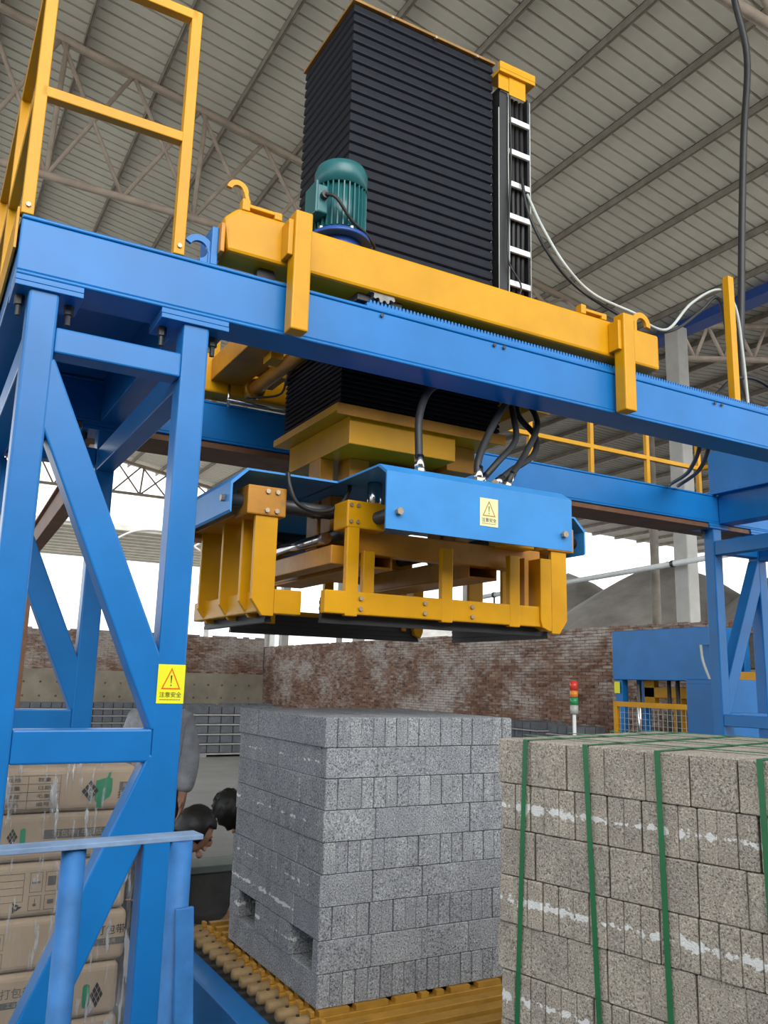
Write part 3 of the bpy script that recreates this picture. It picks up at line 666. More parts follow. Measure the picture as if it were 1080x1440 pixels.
# inner beams, rods, cylinders
for x0, x1 in ((1.55, 1.70), (2.075, 2.23)):
    MB().box(x0, x1, 2.96, 3.88, 1.94, 1.95).box(x0, x1, 2.96, 3.88, 2.022, 2.032).box(x0, x0+.01, 2.96, 3.88, 1.95, 2.022).box(x1-.01, x1, 2.96, 3.88, 1.95, 2.022).build('main_beam', 'ochre', H, .002)
box('main_beam', 'ochre', H, 1.42, 1.50, 2.96, 3.72, 1.945, 2.02, .004)
MB().tube([(1.44, 3.05, 2.06), (1.44, 3.6, 2.06)], .024, 16).build('cylinder_rod', 'chrome', H, smooth=True)
MB().cyl((1.28, 3.1, 2.172), (1.48, 3.1, 2.172), .024, 18).build('cylinder', 'darksteel', H, smooth=True)
for x in (1.395, 1.42): MB().cyl((x, 3.1, 2.172), (x+.012, 3.1, 2.172), .029, 18).build('clamp_ring', 'rubber', H, smooth=True)
box('centre_block', 'ochre', H, 1.525, 1.61, 3.20, 3.30, 2.065, 2.277, .005); box('centre_block', 'ochre', H, 2.17, 2.25, 3.20, 3.30, 2.065, 2.277, .005)
MB().cyl((1.575, 2.90, 2.15), (1.575, 2.90, 2.285), .030, 20).build('lift_rod', 'chrome', H, smooth=True)
MB().cyl((1.52, 2.96, 2.09), (1.52, 3.20, 2.09), .026, 18).build('cylinder', 'darksteel', H, smooth=True)
MB().cyl((2.16, 2.945, 2.02), (2.16, 2.935, 2.02), .022, 14).build('hose_port', 'rubber', H); MB().cyl((2.16, 2.935, 1.99), (2.16, 2.94, 2.06), .012, 12).build('hose_fitting', 'rubber', H)
tube('thin_cable', 'rubber', H, curve([(1.23, 2.98, 2.29), (1.235, 2.965, 2.23), (1.27, 2.96, 2.165), (1.36, 2.96, 2.145), (1.45, 2.97, 2.18), (1.50, 2.98, 2.25), (1.53, 3.05, 2.31), (1.60, 3.2, 2.33)]), .009, 8)
# hydraulic hoses from the front cover up into the trolley
def hose(ctrl, r=.016):
    h = tube('hydraulic_hose', 'rubber', H, curve(ctrl), r, 12)
    a, b = Vector(ctrl[0]), Vector(ctrl[1]); d = (b-a).normalized()
    MB().cyl(a, a+d*.07, r*1.25, 12).build('ferrule', 'chrome', h, smooth=True); MB().cyl(a-d*.02, a+d*.012, r*1.45, 6).build('nut', 'bolt', h)
hose([(1.675, 2.72, 2.30), (1.675, 2.73, 2.40), (1.70, 2.77, 2.55), (1.80, 2.86, 2.70), (1.95, 2.95, 2.80), (2.1, 3.03, 2.90)])
hose([(1.955, 2.72, 2.30), (1.97, 2.74, 2.40), (2.07, 2.80, 2.55), (2.20, 2.88, 2.70), (2.33, 2.95, 2.82), (2.40, 3.0, 2.92)])
hose([(1.99, 2.78, 2.30), (2.10, 2.78, 2.42), (2.24, 2.84, 2.55), (2.28, 2.90, 2.68), (2.32, 3.0, 2.85)], .014)
hose([(2.02, 2.70, 2.295), (2.14, 2.74, 2.38), (2.34, 2.84, 2.50), (2.42, 2.92, 2.62), (2.40, 3.02, 2.75), (2.42, 3.05, 2.92)], .014)
hose([(2.10, 2.72, 2.30), (2.13, 2.72, 2.36), (2.26, 2.80, 2.48), (2.40, 2.88, 2.66), (2.42, 2.97, 2.80), (2.38, 3.04, 2.93)], .014)

# ------------------------------------------------------------------ brick stacks
def brick_mesh(name, dx, dy, dz, mat, seed, c=.0035):
    rng = random.Random(seed); bm = bmesh.new(); bmesh.ops.create_cube(bm, size=1)
    for v in bm.verts: v.co = Vector((v.co.x*dx, v.co.y*dy, v.co.z*dz))
    bmesh.ops.bevel(bm, geom=list(bm.edges), offset=c, segments=1, affect='EDGES')
    for v in bm.verts: v.co += Vector((rng.uniform(-1, 1), rng.uniform(-1, 1), rng.uniform(-.3, .3)))*.0008
    me = bpy.data.meshes.new(name); bm.to_mesh(me); bm.free(); me.materials.append(MT[mat]); return me
CACHE = {}
def place_brick(parent, c, dx, dy, dz, mat, rng, jit=.002):
    k = (round(dx, 4), round(dy, 4), round(dz, 4), mat, rng.randrange(3))
    if k not in CACHE: CACHE[k] = brick_mesh('brick', *k[:4], k[4]+11, .0012 if jit < .001 else .0028)
    o = bpy.data.objects.new('brick', CACHE[k]); COL.objects.link(o); o.parent = parent
    o.location = Vector(c)+Vector((rng.uniform(-jit, jit), rng.uniform(-jit, jit), 0)); o.rotation_euler = (0, 0, rng.uniform(-.004, .004)); return o
# --- bare stack on the conveyor
rng = random.Random(21)
bx0, by0, bz0, ch = 1.46, 3.02, .318, .115
BS = thing('brick_stack', (bx0, by0, bz0), 'grey concrete brick stack with two square fork holes, standing on the slats', 'brick stack')
rest = MB()
holes = ((3.085, 3.305), (3.665, 3.85))
for cidx in range(9):
    z = bz0+(8-cidx)*ch+ch/2; ox = rng.uniform(-.005, .005); oy = rng.uniform(-.004, .004)
    along_y = cidx % 2 == 0
    nx, ny, lx, ly = (17, 4, .053, .24) if along_y else (4, 18, .22525, .96/18)
    for i in range(nx):
        for j in range(ny):
            cx, cy = bx0+(i+.5)*lx+ox, by0+(j+.5)*ly+oy
            if cidx == 7 and any(a-.002 < cy < b+.002 for a, b in holes): continue
            shell = (j == 0) or (i == 0) or cidx == 0
            tight = (not along_y) and i == 0 and j > 0
            gx, gy, gz = lx-.002, ly-(.0004 if tight else .002), ch-.0012
            if shell:
                place_brick(BS, (cx-bx0, cy-by0, z-bz0), gx, gy, gz, 'cb_aw' if cidx in (1, 3, 5, 6, 7) and i == 0 and j > 0 else 'cb_a', rng, .0004 if tight else .002)
            else: rest.box(cx-gx/2, cx+gx/2, cy-gy/2, cy+gy/2, z-gz/2, z+gz/2)
rest.build('inner_bricks', 'cb_a', BS, kind='stuff')
# --- strapped stack at the right
rng = random.Random(5)
RA = math.atan2(-.9695, .245)
SS = thing('brick_stack', (1.462, 1.938, .30), 'warm grey concrete brick stack tied with green plastic straps', 'brick stack', rz=RA)
rest = MB(); ch2 = .1168
for cidx in range(9):
    z = (8-cidx)*ch2+ch2/2; oy = rng.uniform(-.003, .003); ox = (0, .012, .010, .006, -.004, .012, .006, .0, .004)[cidx]
    n, l = (10, .111) if cidx % 2 == 0 else (24, .0463)
    for i in range(n):
        for j in range(4):
            cx, cy = ox+(i+.5)*l, .11+j*.22+oy; g = l-.002
            if j == 0 or cidx == 0:
                place_brick(SS, (cx, cy, z), g, .218, ch2-.0015, 'cb_bw' if cidx % 2 == 1 else 'cb_b', rng, .0025)
            else: rest.box(cx-g/2, cx+g/2, cy-.109, cy+.109, z-ch2/2+.001, z+ch2/2-.001)
rest.build('inner_bricks', 'cb_b', SS, kind='stuff')
hz = 9*ch2
def strap(pts, wd, nrm):
    mb = MB(); 
    for a, b, n_ in zip(pts[:-1], pts[1:], nrm): mb.beam(a, b, wd, .0016, n_)
    mb.build('strap', 'green', SS, label='green plastic packing strap')
for xt, xb in ((.10, .05), (.285, .325), (.482, .500), (.722, .735), (.95, .96)):
    strap([(xb, -.007, 0), (xt, -.007, hz+.002), (xt+.0, .89, hz+.002), (xb, .89, 0)], .0135, [(0, -1, 0), (0, 0, 1), (0, 1, 0)])
for y in (.14, .36, .60, .78):
    strap([(-.012, y, 0), (-.012, y, hz+.0045), (1.125, y+.03, hz+.0045), (1.125, y, 0)], .0135, [(-1, 0, 0), (0, 0, 1), (1, 0, 0)])
PL = thing('wooden_pallet', (1.462, 1.938, 0), 'wooden pallet under the strapped brick stack', 'pallet', rz=RA)
for k in range(7): MB().box(k*.165, k*.165+.12, 0, .88, .25, .298).build('board', 'tan', PL, .003)
for y in (.02, .40, .76): MB().box(0, 1.11, y, y+.1, 0, .249).build('bearer', 'tan', PL, .003)

# ------------------------------------------------------------------ slat conveyor
CV = thing('slat_conveyor', (2.0, 3.2, 0), 'ochre slat conveyor with a blue side beam carrying the grey brick stack', 'conveyor')
segs = [(1.464, 1.587), (1.616, 1.753), (1.784, 1.878), (1.90, 1.934), (1.971, 2.003), (2.036, 2.129), (2.168, 2.28), (2.31, 2.43), (2.46, 2.60)]
base = None
for k in range(21):
    y = 2.33+k*.0955
    mb = MB().box(1.43, 2.72, y+.004, y+.058, .262, .298)
    o = mb.build('slat', 'slat', CV, .003)
    for a, b in (segs if y > 2.93 else []): MB().box(a, b, y+.006, y+.040, .2985, .3178).build('pad', 'slat', o)
    MB().tube([(1.345, y+.03, .284), (1.352, y+.03, .284), (1.425, y+.03, .284), (1.44, y+.03, .284)], [.012, .024, .026, .018], 12).build('end_roller', 'tan', o, smooth=True)
    MB().cyl((1.39, y+.03, .308), (1.39, y+.03, .313), .007, 8).build('pin', 'darksteel', o)
    MB().box(1.432, 1.448, y+.010, y+.050, .299, .322).build('lug', 'slat', o, .003)
box('side_beam', 'blue', CV, 1.24, 1.345, 1.75, 4.35, .0, .245, .006); box('side_beam', 'blue', CV, 2.74, 2.84, 1.75, 4.35, .0, .245, .006)
box('bed', 'pit', CV, 1.345, 2.74, 2.2, 4.32, .10, .20, 0)

# ------------------------------------------------------------------ blue handrail in the foreground
HR = thing('handrail', (.45, 2.05, 0), 'dusty blue pipe handrail with flat top bar in the left foreground', 'handrail')
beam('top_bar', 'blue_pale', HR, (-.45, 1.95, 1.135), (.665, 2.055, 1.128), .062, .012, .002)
for x in (.378, .617, -.35): tube('post', 'blue_dusty', HR, [(x, 2.03 if x > 0 else 1.96, 0), (x, 2.03 if x > 0 else 1.96, 1.122)], .026, 20)
beam('brace', 'blue_dusty', HR, (.622, 1.992, .985), (.665, 1.93, .0), .042, .014, .002, upv=(0, 1, 0))
for x in (.378, .617): box('foot_plate', 'blue_dusty', HR, x-.06, x+.06, 1.97, 2.09, 0, .010, .001)

# ------------------------------------------------------------------ film-wrapped cartons behind the left legs
CY = 3.20
rows = [(1.025, 1.175), (.868, 1.022), (.693, .865), (.525, .690), (.355, .522), (.185, .352)]
names = ['topmost film-wrapped cardboard carton with a green print, behind the left gantry legs', 'second carton from the top of the wrapped stack, dark text strip',
         'third carton from the top of the wrapped stack, with recycling marks', 'fourth carton from the top of the wrapped stack, large black lettering',
         'fifth carton from the top of the wrapped stack, green and black marks', 'lowest carton of the film-wrapped stack']
PC = thing('wooden_pallet', (.55, 3.4, 0), 'wooden pallet under the film-wrapped cartons', 'pallet')
for k in range(5): MB().box(.30, .80, 3.20+k*.11, 3.28+k*.11, .15, .183).build('board', 'tan', PC, .003)
for x in (.31, .52, .72): MB().box(x, x+.08, 3.2, 3.72, 0, .149).build('bearer', 'tan', PC, .003)
def rect(mb, x0, x1, z0, z1, y=CY-.0012): return mb._add([(x0, y, z0), (x1, y, z0), (x1, y, z1), (x0, y, z1)], [(0, 1, 2, 3)])
def frame(mb, x0, x1, z0, z1, t=.0015):
    rect(mb, x0, x1, z0, z0+t); rect(mb, x0, x1, z1-t, z1); rect(mb, x0, x0+t, z0, z1); rect(mb, x1-t, x1, z0, z1); return mb
def bottle_mark(par, x, z, s):
    pts = [(-.3, -.5), (-.05, -.5), (-.05, -.36), (.3, -.2), (.38, -.05), (.38, .3), (.25, .34), (.3, .5), (.18, .48), (.12, .34), (-.38, .26), (-.38, -.3), (-.28, -.36)]
    MB()._add([(x+a*s*.62, CY-.0012, z+b*s) for a, b in pts], [tuple(range(len(pts)))]).build('green_mark', 'print_green', par)
def diamond(par, x, z, w_, h_):
    mb = MB()
    for (a, b) in ((-.5, 0), (.02, .02), (.02, -.52), (-.25, .25)):
        pass
    n = 3
    for i in range(n):
        for j in range(n):
            u, v = (i-(n-1)/2)/n, (j-(n-1)/2)/n; cx, cz = x+(u-v)*w_*.5, z+(u+v)*h_*.5; k = .43/n
            mb._add([(cx, CY-.0012, cz-k*h_), (cx+k*w_, CY-.0012, cz), (cx, CY-.0012, cz+k*h_), (cx-k*w_, CY-.0012, cz)], [(0, 1, 2, 3)])
    mb.build('diamond_mark', 'ink', par)
def label_strip(par, x, z, w_, h_, body, size):
    s = rect(MB(), x-w_/2, x+w_/2, z-h_/2, z+h_/2).build('text_strip', 'ink_soft', par)
    text_mesh('lettering', body, size, 'card', s, (x, CY-.0018, z), FACE_Y, .0002)
cart = []
rng = random.Random(9)
for (z0, z1), lb in zip(rows, names):
    dx = rng.uniform(-.008, .008)
    c = box('carton', 'card', None, .305+dx, .79+dx, CY, CY+.5, z0, z1, .012); tag(c, lb, 'carton', 'film-wrapped cartons'); cart.append(c)
    c.modifiers['edge'].segments = 4; c.modifiers['edge'].width = .022
    rect(MB(), .70+dx, .73+dx, z0+.02, z1-.02, CY-.0008).build('tape', 'tan', c) if False else None
c = cart[0]
mb = MB()
for i in range(5): rect(mb, .335, .530, 1.040+i*.027, 1.0415+i*.027)
for x in (.335, .425, .530): rect(mb, x, x+.0015, 1.04, 1.148)
mb.build('printed_table', 'ink_soft', c)
for i in range(4):
    for j, x in enumerate((.38, .478)): text_mesh('lettering', ['规格', '数量', '重量', '日期', '净重', '毛重', '颜色', '编号'][(i*2+j) % 8], .015, 'ink_soft', c, (x, CY-.0012, 1.1345-i*.027), FACE_Y, .0002, 1.5)
diamond(c, .632, 1.092, .060, .075); bottle_mark(c, .678, 1.095, .12); label_strip(c, .752, 1.105, .04, .03, '带', .018)
text_mesh('lettering', '打包', .03, 'ink', c, (.756, CY-.0012, 1.075), FACE_Y, .0002)
c = cart[1]
diamond(c, .392, .952, .036, .06); MB().prism([(.425+.009*math.cos(t*PI/6), CY-.0012, .952+(.018 if math.sin(t*PI/6) > 0 else -.018)+.009*math.sin(t*PI/6)) for t in range(12)], (0, .0002, 0)).build('green_mark', 'print_green', c)
label_strip(c, .604, .955, .225, .030, '打包带 | 牛皮纸', .024)
c = cart[2]
mb = frame(MB(), .345, .445, .745, .835)
for i in range(1, 4): rect(mb, .345, .445, .745+i*.0225, .7465+i*.0225)
frame(mb, .463, .503, .715, .762); frame(mb, .513, .553, .715, .762); frame(mb, .463, .503, .772, .835); frame(mb, .513, .553, .772, .835)
rect(mb, .478, .488, .728, .736); rect(mb, .482, .484, .736, .752); rect(mb, .523, .543, .732, .746); rect(mb, .470, .496, .80, .806); rect(mb, .52, .546, .79, .82)
mb.build('printed_icons', 'ink_soft', c)
mb = MB()
for k in range(3):
    t = 2*PI*k/3+PI/2; cx, cz = .425+.012*math.cos(t), .728+.012*math.sin(t)
    mb._add([(cx+.012*math.cos(t+q), CY-.0012, cz+.012*math.sin(t+q)) for q in (1.2, 2.6, 4.2)], [(0, 1, 2)])
mb.build('recycling_mark', 'ink', c)
c = cart[3]
text_mesh('lettering', '打包带', .034, 'ink', c, (.742, CY-.0012, .625), FACE_Y, .0002); label_strip(c, .738, .590, .105, .022, '工业用', .016)
mb = frame(frame(MB(), .365, .40, .60, .65), .365, .40, .545, .59); rect(mb, .375, .39, .61, .64); rect(mb, .375, .39, .555, .58); mb.build('printed_icons', 'ink_soft', c)
c = cart[4]
text_mesh('lettering', '打包带', .034, 'ink_soft', c, (.455, CY-.0012, .463), FACE_Y, .0002); label_strip(c, .45, .43, .105, .02, '工业用', .016)
diamond(c, .712, .424, .045, .085); MB().prism([(.677+.012*math.cos(t*PI/6), CY-.0012, .424+(.026 if math.sin(t*PI/6) > 0 else -.026)+.012*math.sin(t*PI/6)) for t in range(12)], (0, .0002, 0)).build('green_mark', 'print_green', c)
# stretch film: a wrinkled thin shell round the four sides
mb = MB(); ring = []; fx0, fx1, fy0, fy1 = .286, .812, CY-.012, CY+.515
rng = random.Random(4); rows_z = 34; per = 60
def ring_pt(u):
    L = 2*(fx1-fx0)+2*(fy1-fy0); s = u*L
    if s < fx1-fx0: return (fx0+s, fy0, 0, -1)
    s -= fx1-fx0
    if s < fy1-fy0: return (fx1, fy0+s, 1, 0)
    s -= fy1-fy0
    if s < fx1-fx0: return (fx1-s, fy1, 0, 1)
    return (fx0, fy1-(s-(fx1-fx0)), -1, 0)
vs = []; fs = []
for j in range(rows_z+1):
    for i in range(per):
        x, y, nx_, ny_ = ring_pt(i/per); d = rng.uniform(0, .006)
        vs.append((x+nx_*d, y+ny_*d, .19+j*(1.19-.19)/rows_z))
for j in range(rows_z):
    for i in range(per): fs.append((j*per+i, j*per+(i+1) % per, (j+1)*per+(i+1) % per, (j+1)*per+i))
o = mb._add(vs, fs).build('stretch_film', 'film', None, smooth=True); tag(o, 'clear stretch film wound round the carton stack behind the left legs', 'film')

# ------------------------------------------------------------------ people
def figure(name, label, J, E, head_c, face, crown, clothes, hair_long=False):
    """J joint -> (pos, radius); E edges; one continuous body remeshed from limbs, fingers and head"""
    root = thing(name, (J['pelvis'][0][0], J['pelvis'][0][1], 0), label, 'person', 'workers behind the conveyor')
    org = root.location.copy()
    def skin(joints, edges, extra=0.0):
        ks = list(joints); me = bpy.data.meshes.new('tmp'); me.from_pydata([Vector(joints[k][0])-org for k in ks], [(ks.index(a), ks.index(b)) for a, b in edges], [])
        o = bpy.data.objects.new('tmp', me); COL.objects.link(o)
        m = o.modifiers.new('s', 'SKIN'); m.use_smooth_shade = True
        for i, k in enumerate(ks):
            r = joints[k][1]+extra; me.skin_vertices[0].data[i].radius = (r, r); me.skin_vertices[0].data[i].use_root = (i == 0)
        sb = o.modifiers.new('d', 'SUBSURF'); sb.levels = 2; sb.render_levels = 2
        dg = bpy.context.evaluated_depsgraph_get(); out = bpy.data.meshes.new_from_object(o.evaluated_get(dg)); bpy.data.objects.remove(o); return out
    face = Vector(face).normalized(); crown = Vector(crown); crown = (crown-face*crown.dot(face)).normalized(); sidev = crown.cross(face)
    hc = Vector(head_c)-org
    def blob(bm, c, rx, ry, rz_, u=16, v=12, f=None):
        r = bmesh.ops.create_uvsphere(bm, u_segments=u, v_segments=v, radius=1)
        for q in r['verts']:
            p = q.co.copy()
            if f: p = f(p)
            q.co = c+sidev*p.x*rx+face*p.y*ry+crown*p.z*rz_
    body_me = skin(J, E)
    bm = bmesh.new(); bm.from_mesh(body_me)
    def hs(p):
        if p.z < 0: p = Vector((p.x*(1+.28*p.z), p.y*(1+.10*p.z), p.z))
        return p
    blob(bm, hc, .074, .092, .112, f=hs)
    blob(bm, hc+face*.096-crown*.018, .014, .020, .024, 8, 6); blob(bm, hc+face*.088-crown*.058, .026, .012, .010, 8, 6)
    blob(bm, hc+face*.078-crown*.095, .026, .020, .018, 8, 6); blob(bm, hc+face*.082+crown*.016, .050, .014, .010, 8, 6)
    for s in (-1, 1): blob(bm, hc+sidev*s*.074-crown*.012-face*.005, .010, .018, .030, 8, 6)
    bmesh.ops.recalc_face_normals(bm, faces=bm.faces)
    me = bpy.data.meshes.new('body'); bm.to_mesh(me); bm.free(); me.materials.append(MT['skin'])
    b = bpy.data.objects.new('body', me); COL.objects.link(b); b.parent = root
    rm = b.modifiers.new('r', 'REMESH'); rm.mode = 'VOXEL'; rm.voxel_size = .0065; rm.use_smooth_shade = True
    # eyes and hair
    for s in (-1, 1):
        bm = bmesh.new(); blob(bm, hc+face*.086+sidev*s*.030-crown*.002, .012, .007, .007, 8, 6); me = bpy.data.meshes.new('eye'); bm.to_mesh(me); bm.free(); me.materials.append(MT['ink'])
        e = bpy.data.objects.new('eye', me); COL.objects.link(e); e.parent = root
    bm = bmesh.new(); rr = random.Random(2)
    blob(bm, hc+crown*.022-face*.016, .087, .100, .108, 28, 20)
    for q in list(bm.verts):
        d = q.co-hc
        q.co += d.normalized()*rr.uniform(-.004, .016 if hair_long else .006)
    kill = [q for q in bm.verts if (q.co-hc).dot(face) > .035 and (q.co-hc).dot(crown) < .050 or (q.co-hc).dot(crown) < (-.07 if hair_long else -.05)]
    bmesh.ops.delete(bm, geom=kill, context='VERTS')
    me = bpy.data.meshes.new('hair'); bm.to_mesh(me); bm.free(); me.materials.append(MT['hair'])
    for p_ in me.polygons: p_.use_smooth = True
    h = bpy.data.objects.new('hair', me); COL.objects.link(h); h.parent = root
    sd_ = h.modifiers.new('t', 'SOLIDIFY'); sd_.thickness = .012; sd_.offset = -1
    for cname, mat, keys, ex in clothes:
        Jc = {k: J[k] for k in J if k in keys}; Ec = [e for e in E if e[0] in keys and e[1] in keys]
        me = skin(Jc, Ec, ex); me.materials.clear(); me.materials.append(MT[mat]); me.name = cname
        for p_ in me.polygons: p_.use_smooth = True
        c = bpy.data.objects.new(cname, me); COL.objects.link(c); c.parent = root
    return root
def hand(J, E, wrist, pos, d, side, s):
    """palm, four fingers and thumb hanging along d"""
    pos, d, side = Vector(pos), Vector(d).normalized(), Vector(side).normalized()
    J['palm'+s] = (pos+d*.055, .028); E.append((wrist, 'palm'+s))
    for k, (o, l) in enumerate(((-.028, .070), (-.010, .080), (.010, .074), (.028, .060))):
        a = pos+d*.085+side*o; b = a+d*l*.55+side.cross(d)*.008; c = b+d*l*.45+side.cross(d)*.02
        J[f'f{k}a'+s] = (a, .0095); J[f'f{k}b'+s] = (b, .0085); J[f'f{k}c'+s] = (c, .0075)
        E += [('palm'+s, f'f{k}a'+s), (f'f{k}a'+s, f'f{k}b'+s), (f'f{k}b'+s, f'f{k}c'+s)]
    a = pos+d*.04-side*.038; b = a+d*.035-side*.016
    J['ta'+s] = (a, .011); J['tb'+s] = (b, .009); E += [('palm'+s, 'ta'+s), ('ta'+s, 'tb'+s)]
def stand():
    r = V(.873, -.488, 0); f = V(.488, .873, 0); c = V(1.425, 5.3, 0)
    P = lambda a, b, z: c+r*a+f*b+V(0, 0, z)
    J = {'pelvis': (P(0, 0, .80), .13), 'waist': (P(0, 0, .95), .125), 'chest': (P(0, .01, 1.14), .145), 'neck': (P(0, .01, 1.30), .055), 'skull': (P(0, .02, 1.44), .055)}
    E = [('pelvis', 'waist'), ('waist', 'chest'), ('chest', 'neck'), ('neck', 'skull')]
    for s, g in (('L', -1), ('R', 1)):
        J['sh'+s] = (P(.15*g, .01, 1.21), .062); J['el'+s] = (P(.19*g, .0, .98), .045); J['wr'+s] = (P(.175*g, -.04, .80), .030)
        J['hip'+s] = (P(.085*g, 0, .72), .085); J['kn'+s] = (P(.09*g, .02, .41), .058); J['an'+s] = (P(.09*g, -.02, .08), .042); J['to'+s] = (P(.10*g, .14, .045), .036)
        E += [('chest', 'sh'+s), ('sh'+s, 'el'+s), ('el'+s, 'wr'+s), ('pelvis', 'hip'+s), ('hip'+s, 'kn'+s), ('kn'+s, 'an'+s), ('an'+s, 'to'+s)]
        hand(J, E, 'wr'+s, J['wr'+s][0], (0, 0, -1), f, s)
    return J, E, P(0, .035, 1.46), f, V(0, 0, 1)
top_keys = {'pelvis', 'waist', 'chest', 'neck', 'shL', 'shR', 'elL', 'elR', 'wrL', 'wrR'}; leg_keys = {'pelvis', 'waist', 'hipL', 'hipR', 'knL', 'knR', 'anL', 'anR'}
J, E, hc, f, cr = stand()
figure('person', 'person in a grey jacket standing behind the left leg, one arm hanging', J, E, hc, f, cr, [('jacket', 'jacket', top_keys, .032), ('trousers', 'dark_cloth', leg_keys, .024)])
def crouch(hx, hy, hzz, g, floor=0.0):
    """crouching figure; g = +1 looks along +X"""
    P = lambda a, b, z: V(hx+a*g, hy+b, z)
    J = {'pelvis': (P(-.50, 0, floor+.26), .135), 'waist': (P(-.40, 0, floor+.40), .12), 'chest': (P(-.24, 0, hzz-.16), .135), 'neck': (P(-.10, 0, hzz-.10), .052), 'skull': (P(-.02, 0, hzz-.02), .05)}
    E = [('pelvis', 'waist'), ('waist', 'chest'), ('chest', 'neck'), ('neck', 'skull')]
    for s, q in (('L', -1), ('R', 1)):
        J['sh'+s] = (P(-.20, .16*q, hzz-.17), .058); J['el'+s] = (P(-.22, .20*q, .28), .042); J['wr'+s] = (P(-.10, .12*q, .16), .028)
        J['hip'+s] = (P(-.44, .09*q, floor+.24), .085); J['kn'+s] = (P(-.20, .15*q, floor+.40), .058); J['an'+s] = (P(-.36, .11*q, floor+.08), .042); J['to'+s] = (P(-.22, .12*q, floor+.045), .035)
        E += [('chest', 'sh'+s), ('sh'+s, 'el'+s), ('el'+s, 'wr'+s), ('pelvis', 'hip'+s), ('hip'+s, 'kn'+s), ('kn'+s, 'an'+s), ('an'+s, 'to'+s)]
        hand(J, E, 'wr'+s, J['wr'+s][0], (.5*g, 0, -.8), (0, 1, 0), s)
    return J, E
J, E = crouch(1.53, 4.78, .645, 1)
figure('person', 'crouching person with short black hair bent forward beside the left leg', J, E, (1.53, 4.78, .65), (.85, -.1, -.45), (.45, 0, .9), [('jacket', 'dark_cloth', top_keys, .032), ('trousers', 'dark_cloth', leg_keys, .024)])
J, E = crouch(1.835, 5.05, .69, -1)
figure('person', 'crouching person with thick black hair, mostly hidden by the grey brick stack', J, E, (1.835, 5.05, .695), (-.25, .9, -.45), (-.5, 0, .8), [('jacket', 'dark_cloth', top_keys, .032), ('trousers', 'dark_cloth', leg_keys, .024)], True)

# ------------------------------------------------------------------ yard: block piles, press, signal lamp, cables
def pile(x0, y0, nx, ny, nz, label, bw=.20, bh=.115, mat='cb_far'):
    t = thing('block_pile', (x0, y0, .30), label, 'block pile', 'block piles on the yard slab')
    k = ('pile', bw, bh, mat)
    if k not in CACHE: CACHE[k] = brick_mesh('block', bw-.012, bw-.012, bh-.004, mat, 3, .006)
    for l in range(nz):
        z = .30+.06+l*(bh+.028)
        MB().box(x0-.03, x0+nx*bw+.03, y0-.02, y0+ny*bw+.02, z-.024, z-.002).build('board', 'plank', t)
        for i in range(nx):
            for j in range(ny):
                if 0 < i < nx-1 and 0 < j and l < nz-1: continue
                o = bpy.data.objects.new('block', CACHE[k]); COL.objects.link(o); o.parent = t; o.location = ((i+.5)*bw, (j+.5)*bw, z-.30+bh/2)
    MB().box(x0+.1, x0+.2, y0, y0+ny*bw, .30, .335).box(x0+nx*bw-.2, x0+nx*bw-.1, y0, y0+ny*bw, .30, .335).build('bearer', 'plank', t)
pile(3.95, 12.7, 7, 3, 5, 'dark grey block pile on boards, left of the bare brick stack')
pile(2.1, 18.2, 5, 2, 4, 'far grey block pile seen between the left gantry legs, left one'); pile(3.35, 18.4, 6, 2, 4, 'far grey block pile seen between the left gantry legs, right one')
pile(4.9, 18.2, 6, 2, 4, 'far grey block pile behind the yellow sticker leg'); pile(6.4, 18.6, 6, 2, 4, 'far grey block pile just left of the wall corner')
pile(8.6, 9.55, 3, 3, 4, 'dark block pile behind the signal lamp'); pile(8.9, 10.75, 3, 4, 4, 'block pile by the brick wall, left of the signal lamp')

PR = thing('block_press', (9.8, 8.8, .30), 'blue block press with yellow guard frame in front of the brick wall', 'press')
box('head_panel', 'blue', PR, 9.50, 10.1, 7.83, 9.69, 1.60, 2.33, .01)
for x in (9.52, 10.0):
    for y in (7.72, 9.52): box('column', 'blue', PR, x, x+.12, y, y+.14, .30, 2.2 if y < 8 else 1.6, .008)
for y in (8.12, 9.22): tube('guide_rod', 'chrome', PR, [(9.56, y, .30), (9.56, y, 1.6)], .035, 12)
for y in (8.62, 8.78): tube('cylinder_rod', 'darksteel', PR, [(9.7, y, .5), (9.7, y, 1.6)], .03, 10)
MB().box(9.85, 9.95, 7.9, 9.4, 1.35, 1.5).box(9.85, 9.95, 9.2, 9.4, 1.2, 1.6).box(9.85, 9.95, 7.9, 8.9, .62, .76).box(9.85, 9.95, 8.7, 8.85, .62, 1.35).build('mould_frame', 'yellow', PR, .006)
gf = MB().box(8.98, 9.03, 7.58, 9.17, 1.22, 1.29).box(8.98, 9.03, 7.58, 7.65, .30, 1.22).box(8.98, 9.03, 9.10, 9.17, .30, 1.22).build('guard_frame', 'yellow', PR, .004)
mb = MB()
for k in range(19): mb.box(9.0, 9.006, 7.65+k*.078, 7.654+k*.078, .30, 1.22)
for k in range(11): mb.box(9.0, 9.006, 7.65, 9.10, .34+k*.08, .344+k*.08)
mb.build('wire_mesh', 'grey_cable', gf)
MB().box(9.494, 9.50, 9.55, 9.66, 1.40, 1.57).build('warning_plate', 'sign_yellow', PR)
MB().box(9.4, 9.45, 7.5, 7.95, 2.08, 2.13).build('bracket', 'blue', PR)
tube('hose', 'grey_cable', PR, curve([(9.4, 7.93, 2.08), (9.4, 7.9, 1.85), (9.4, 7.75, 1.5), (9.4, 7.62, 1.25), (9.4, 7.6, .4)]), .018, 8)
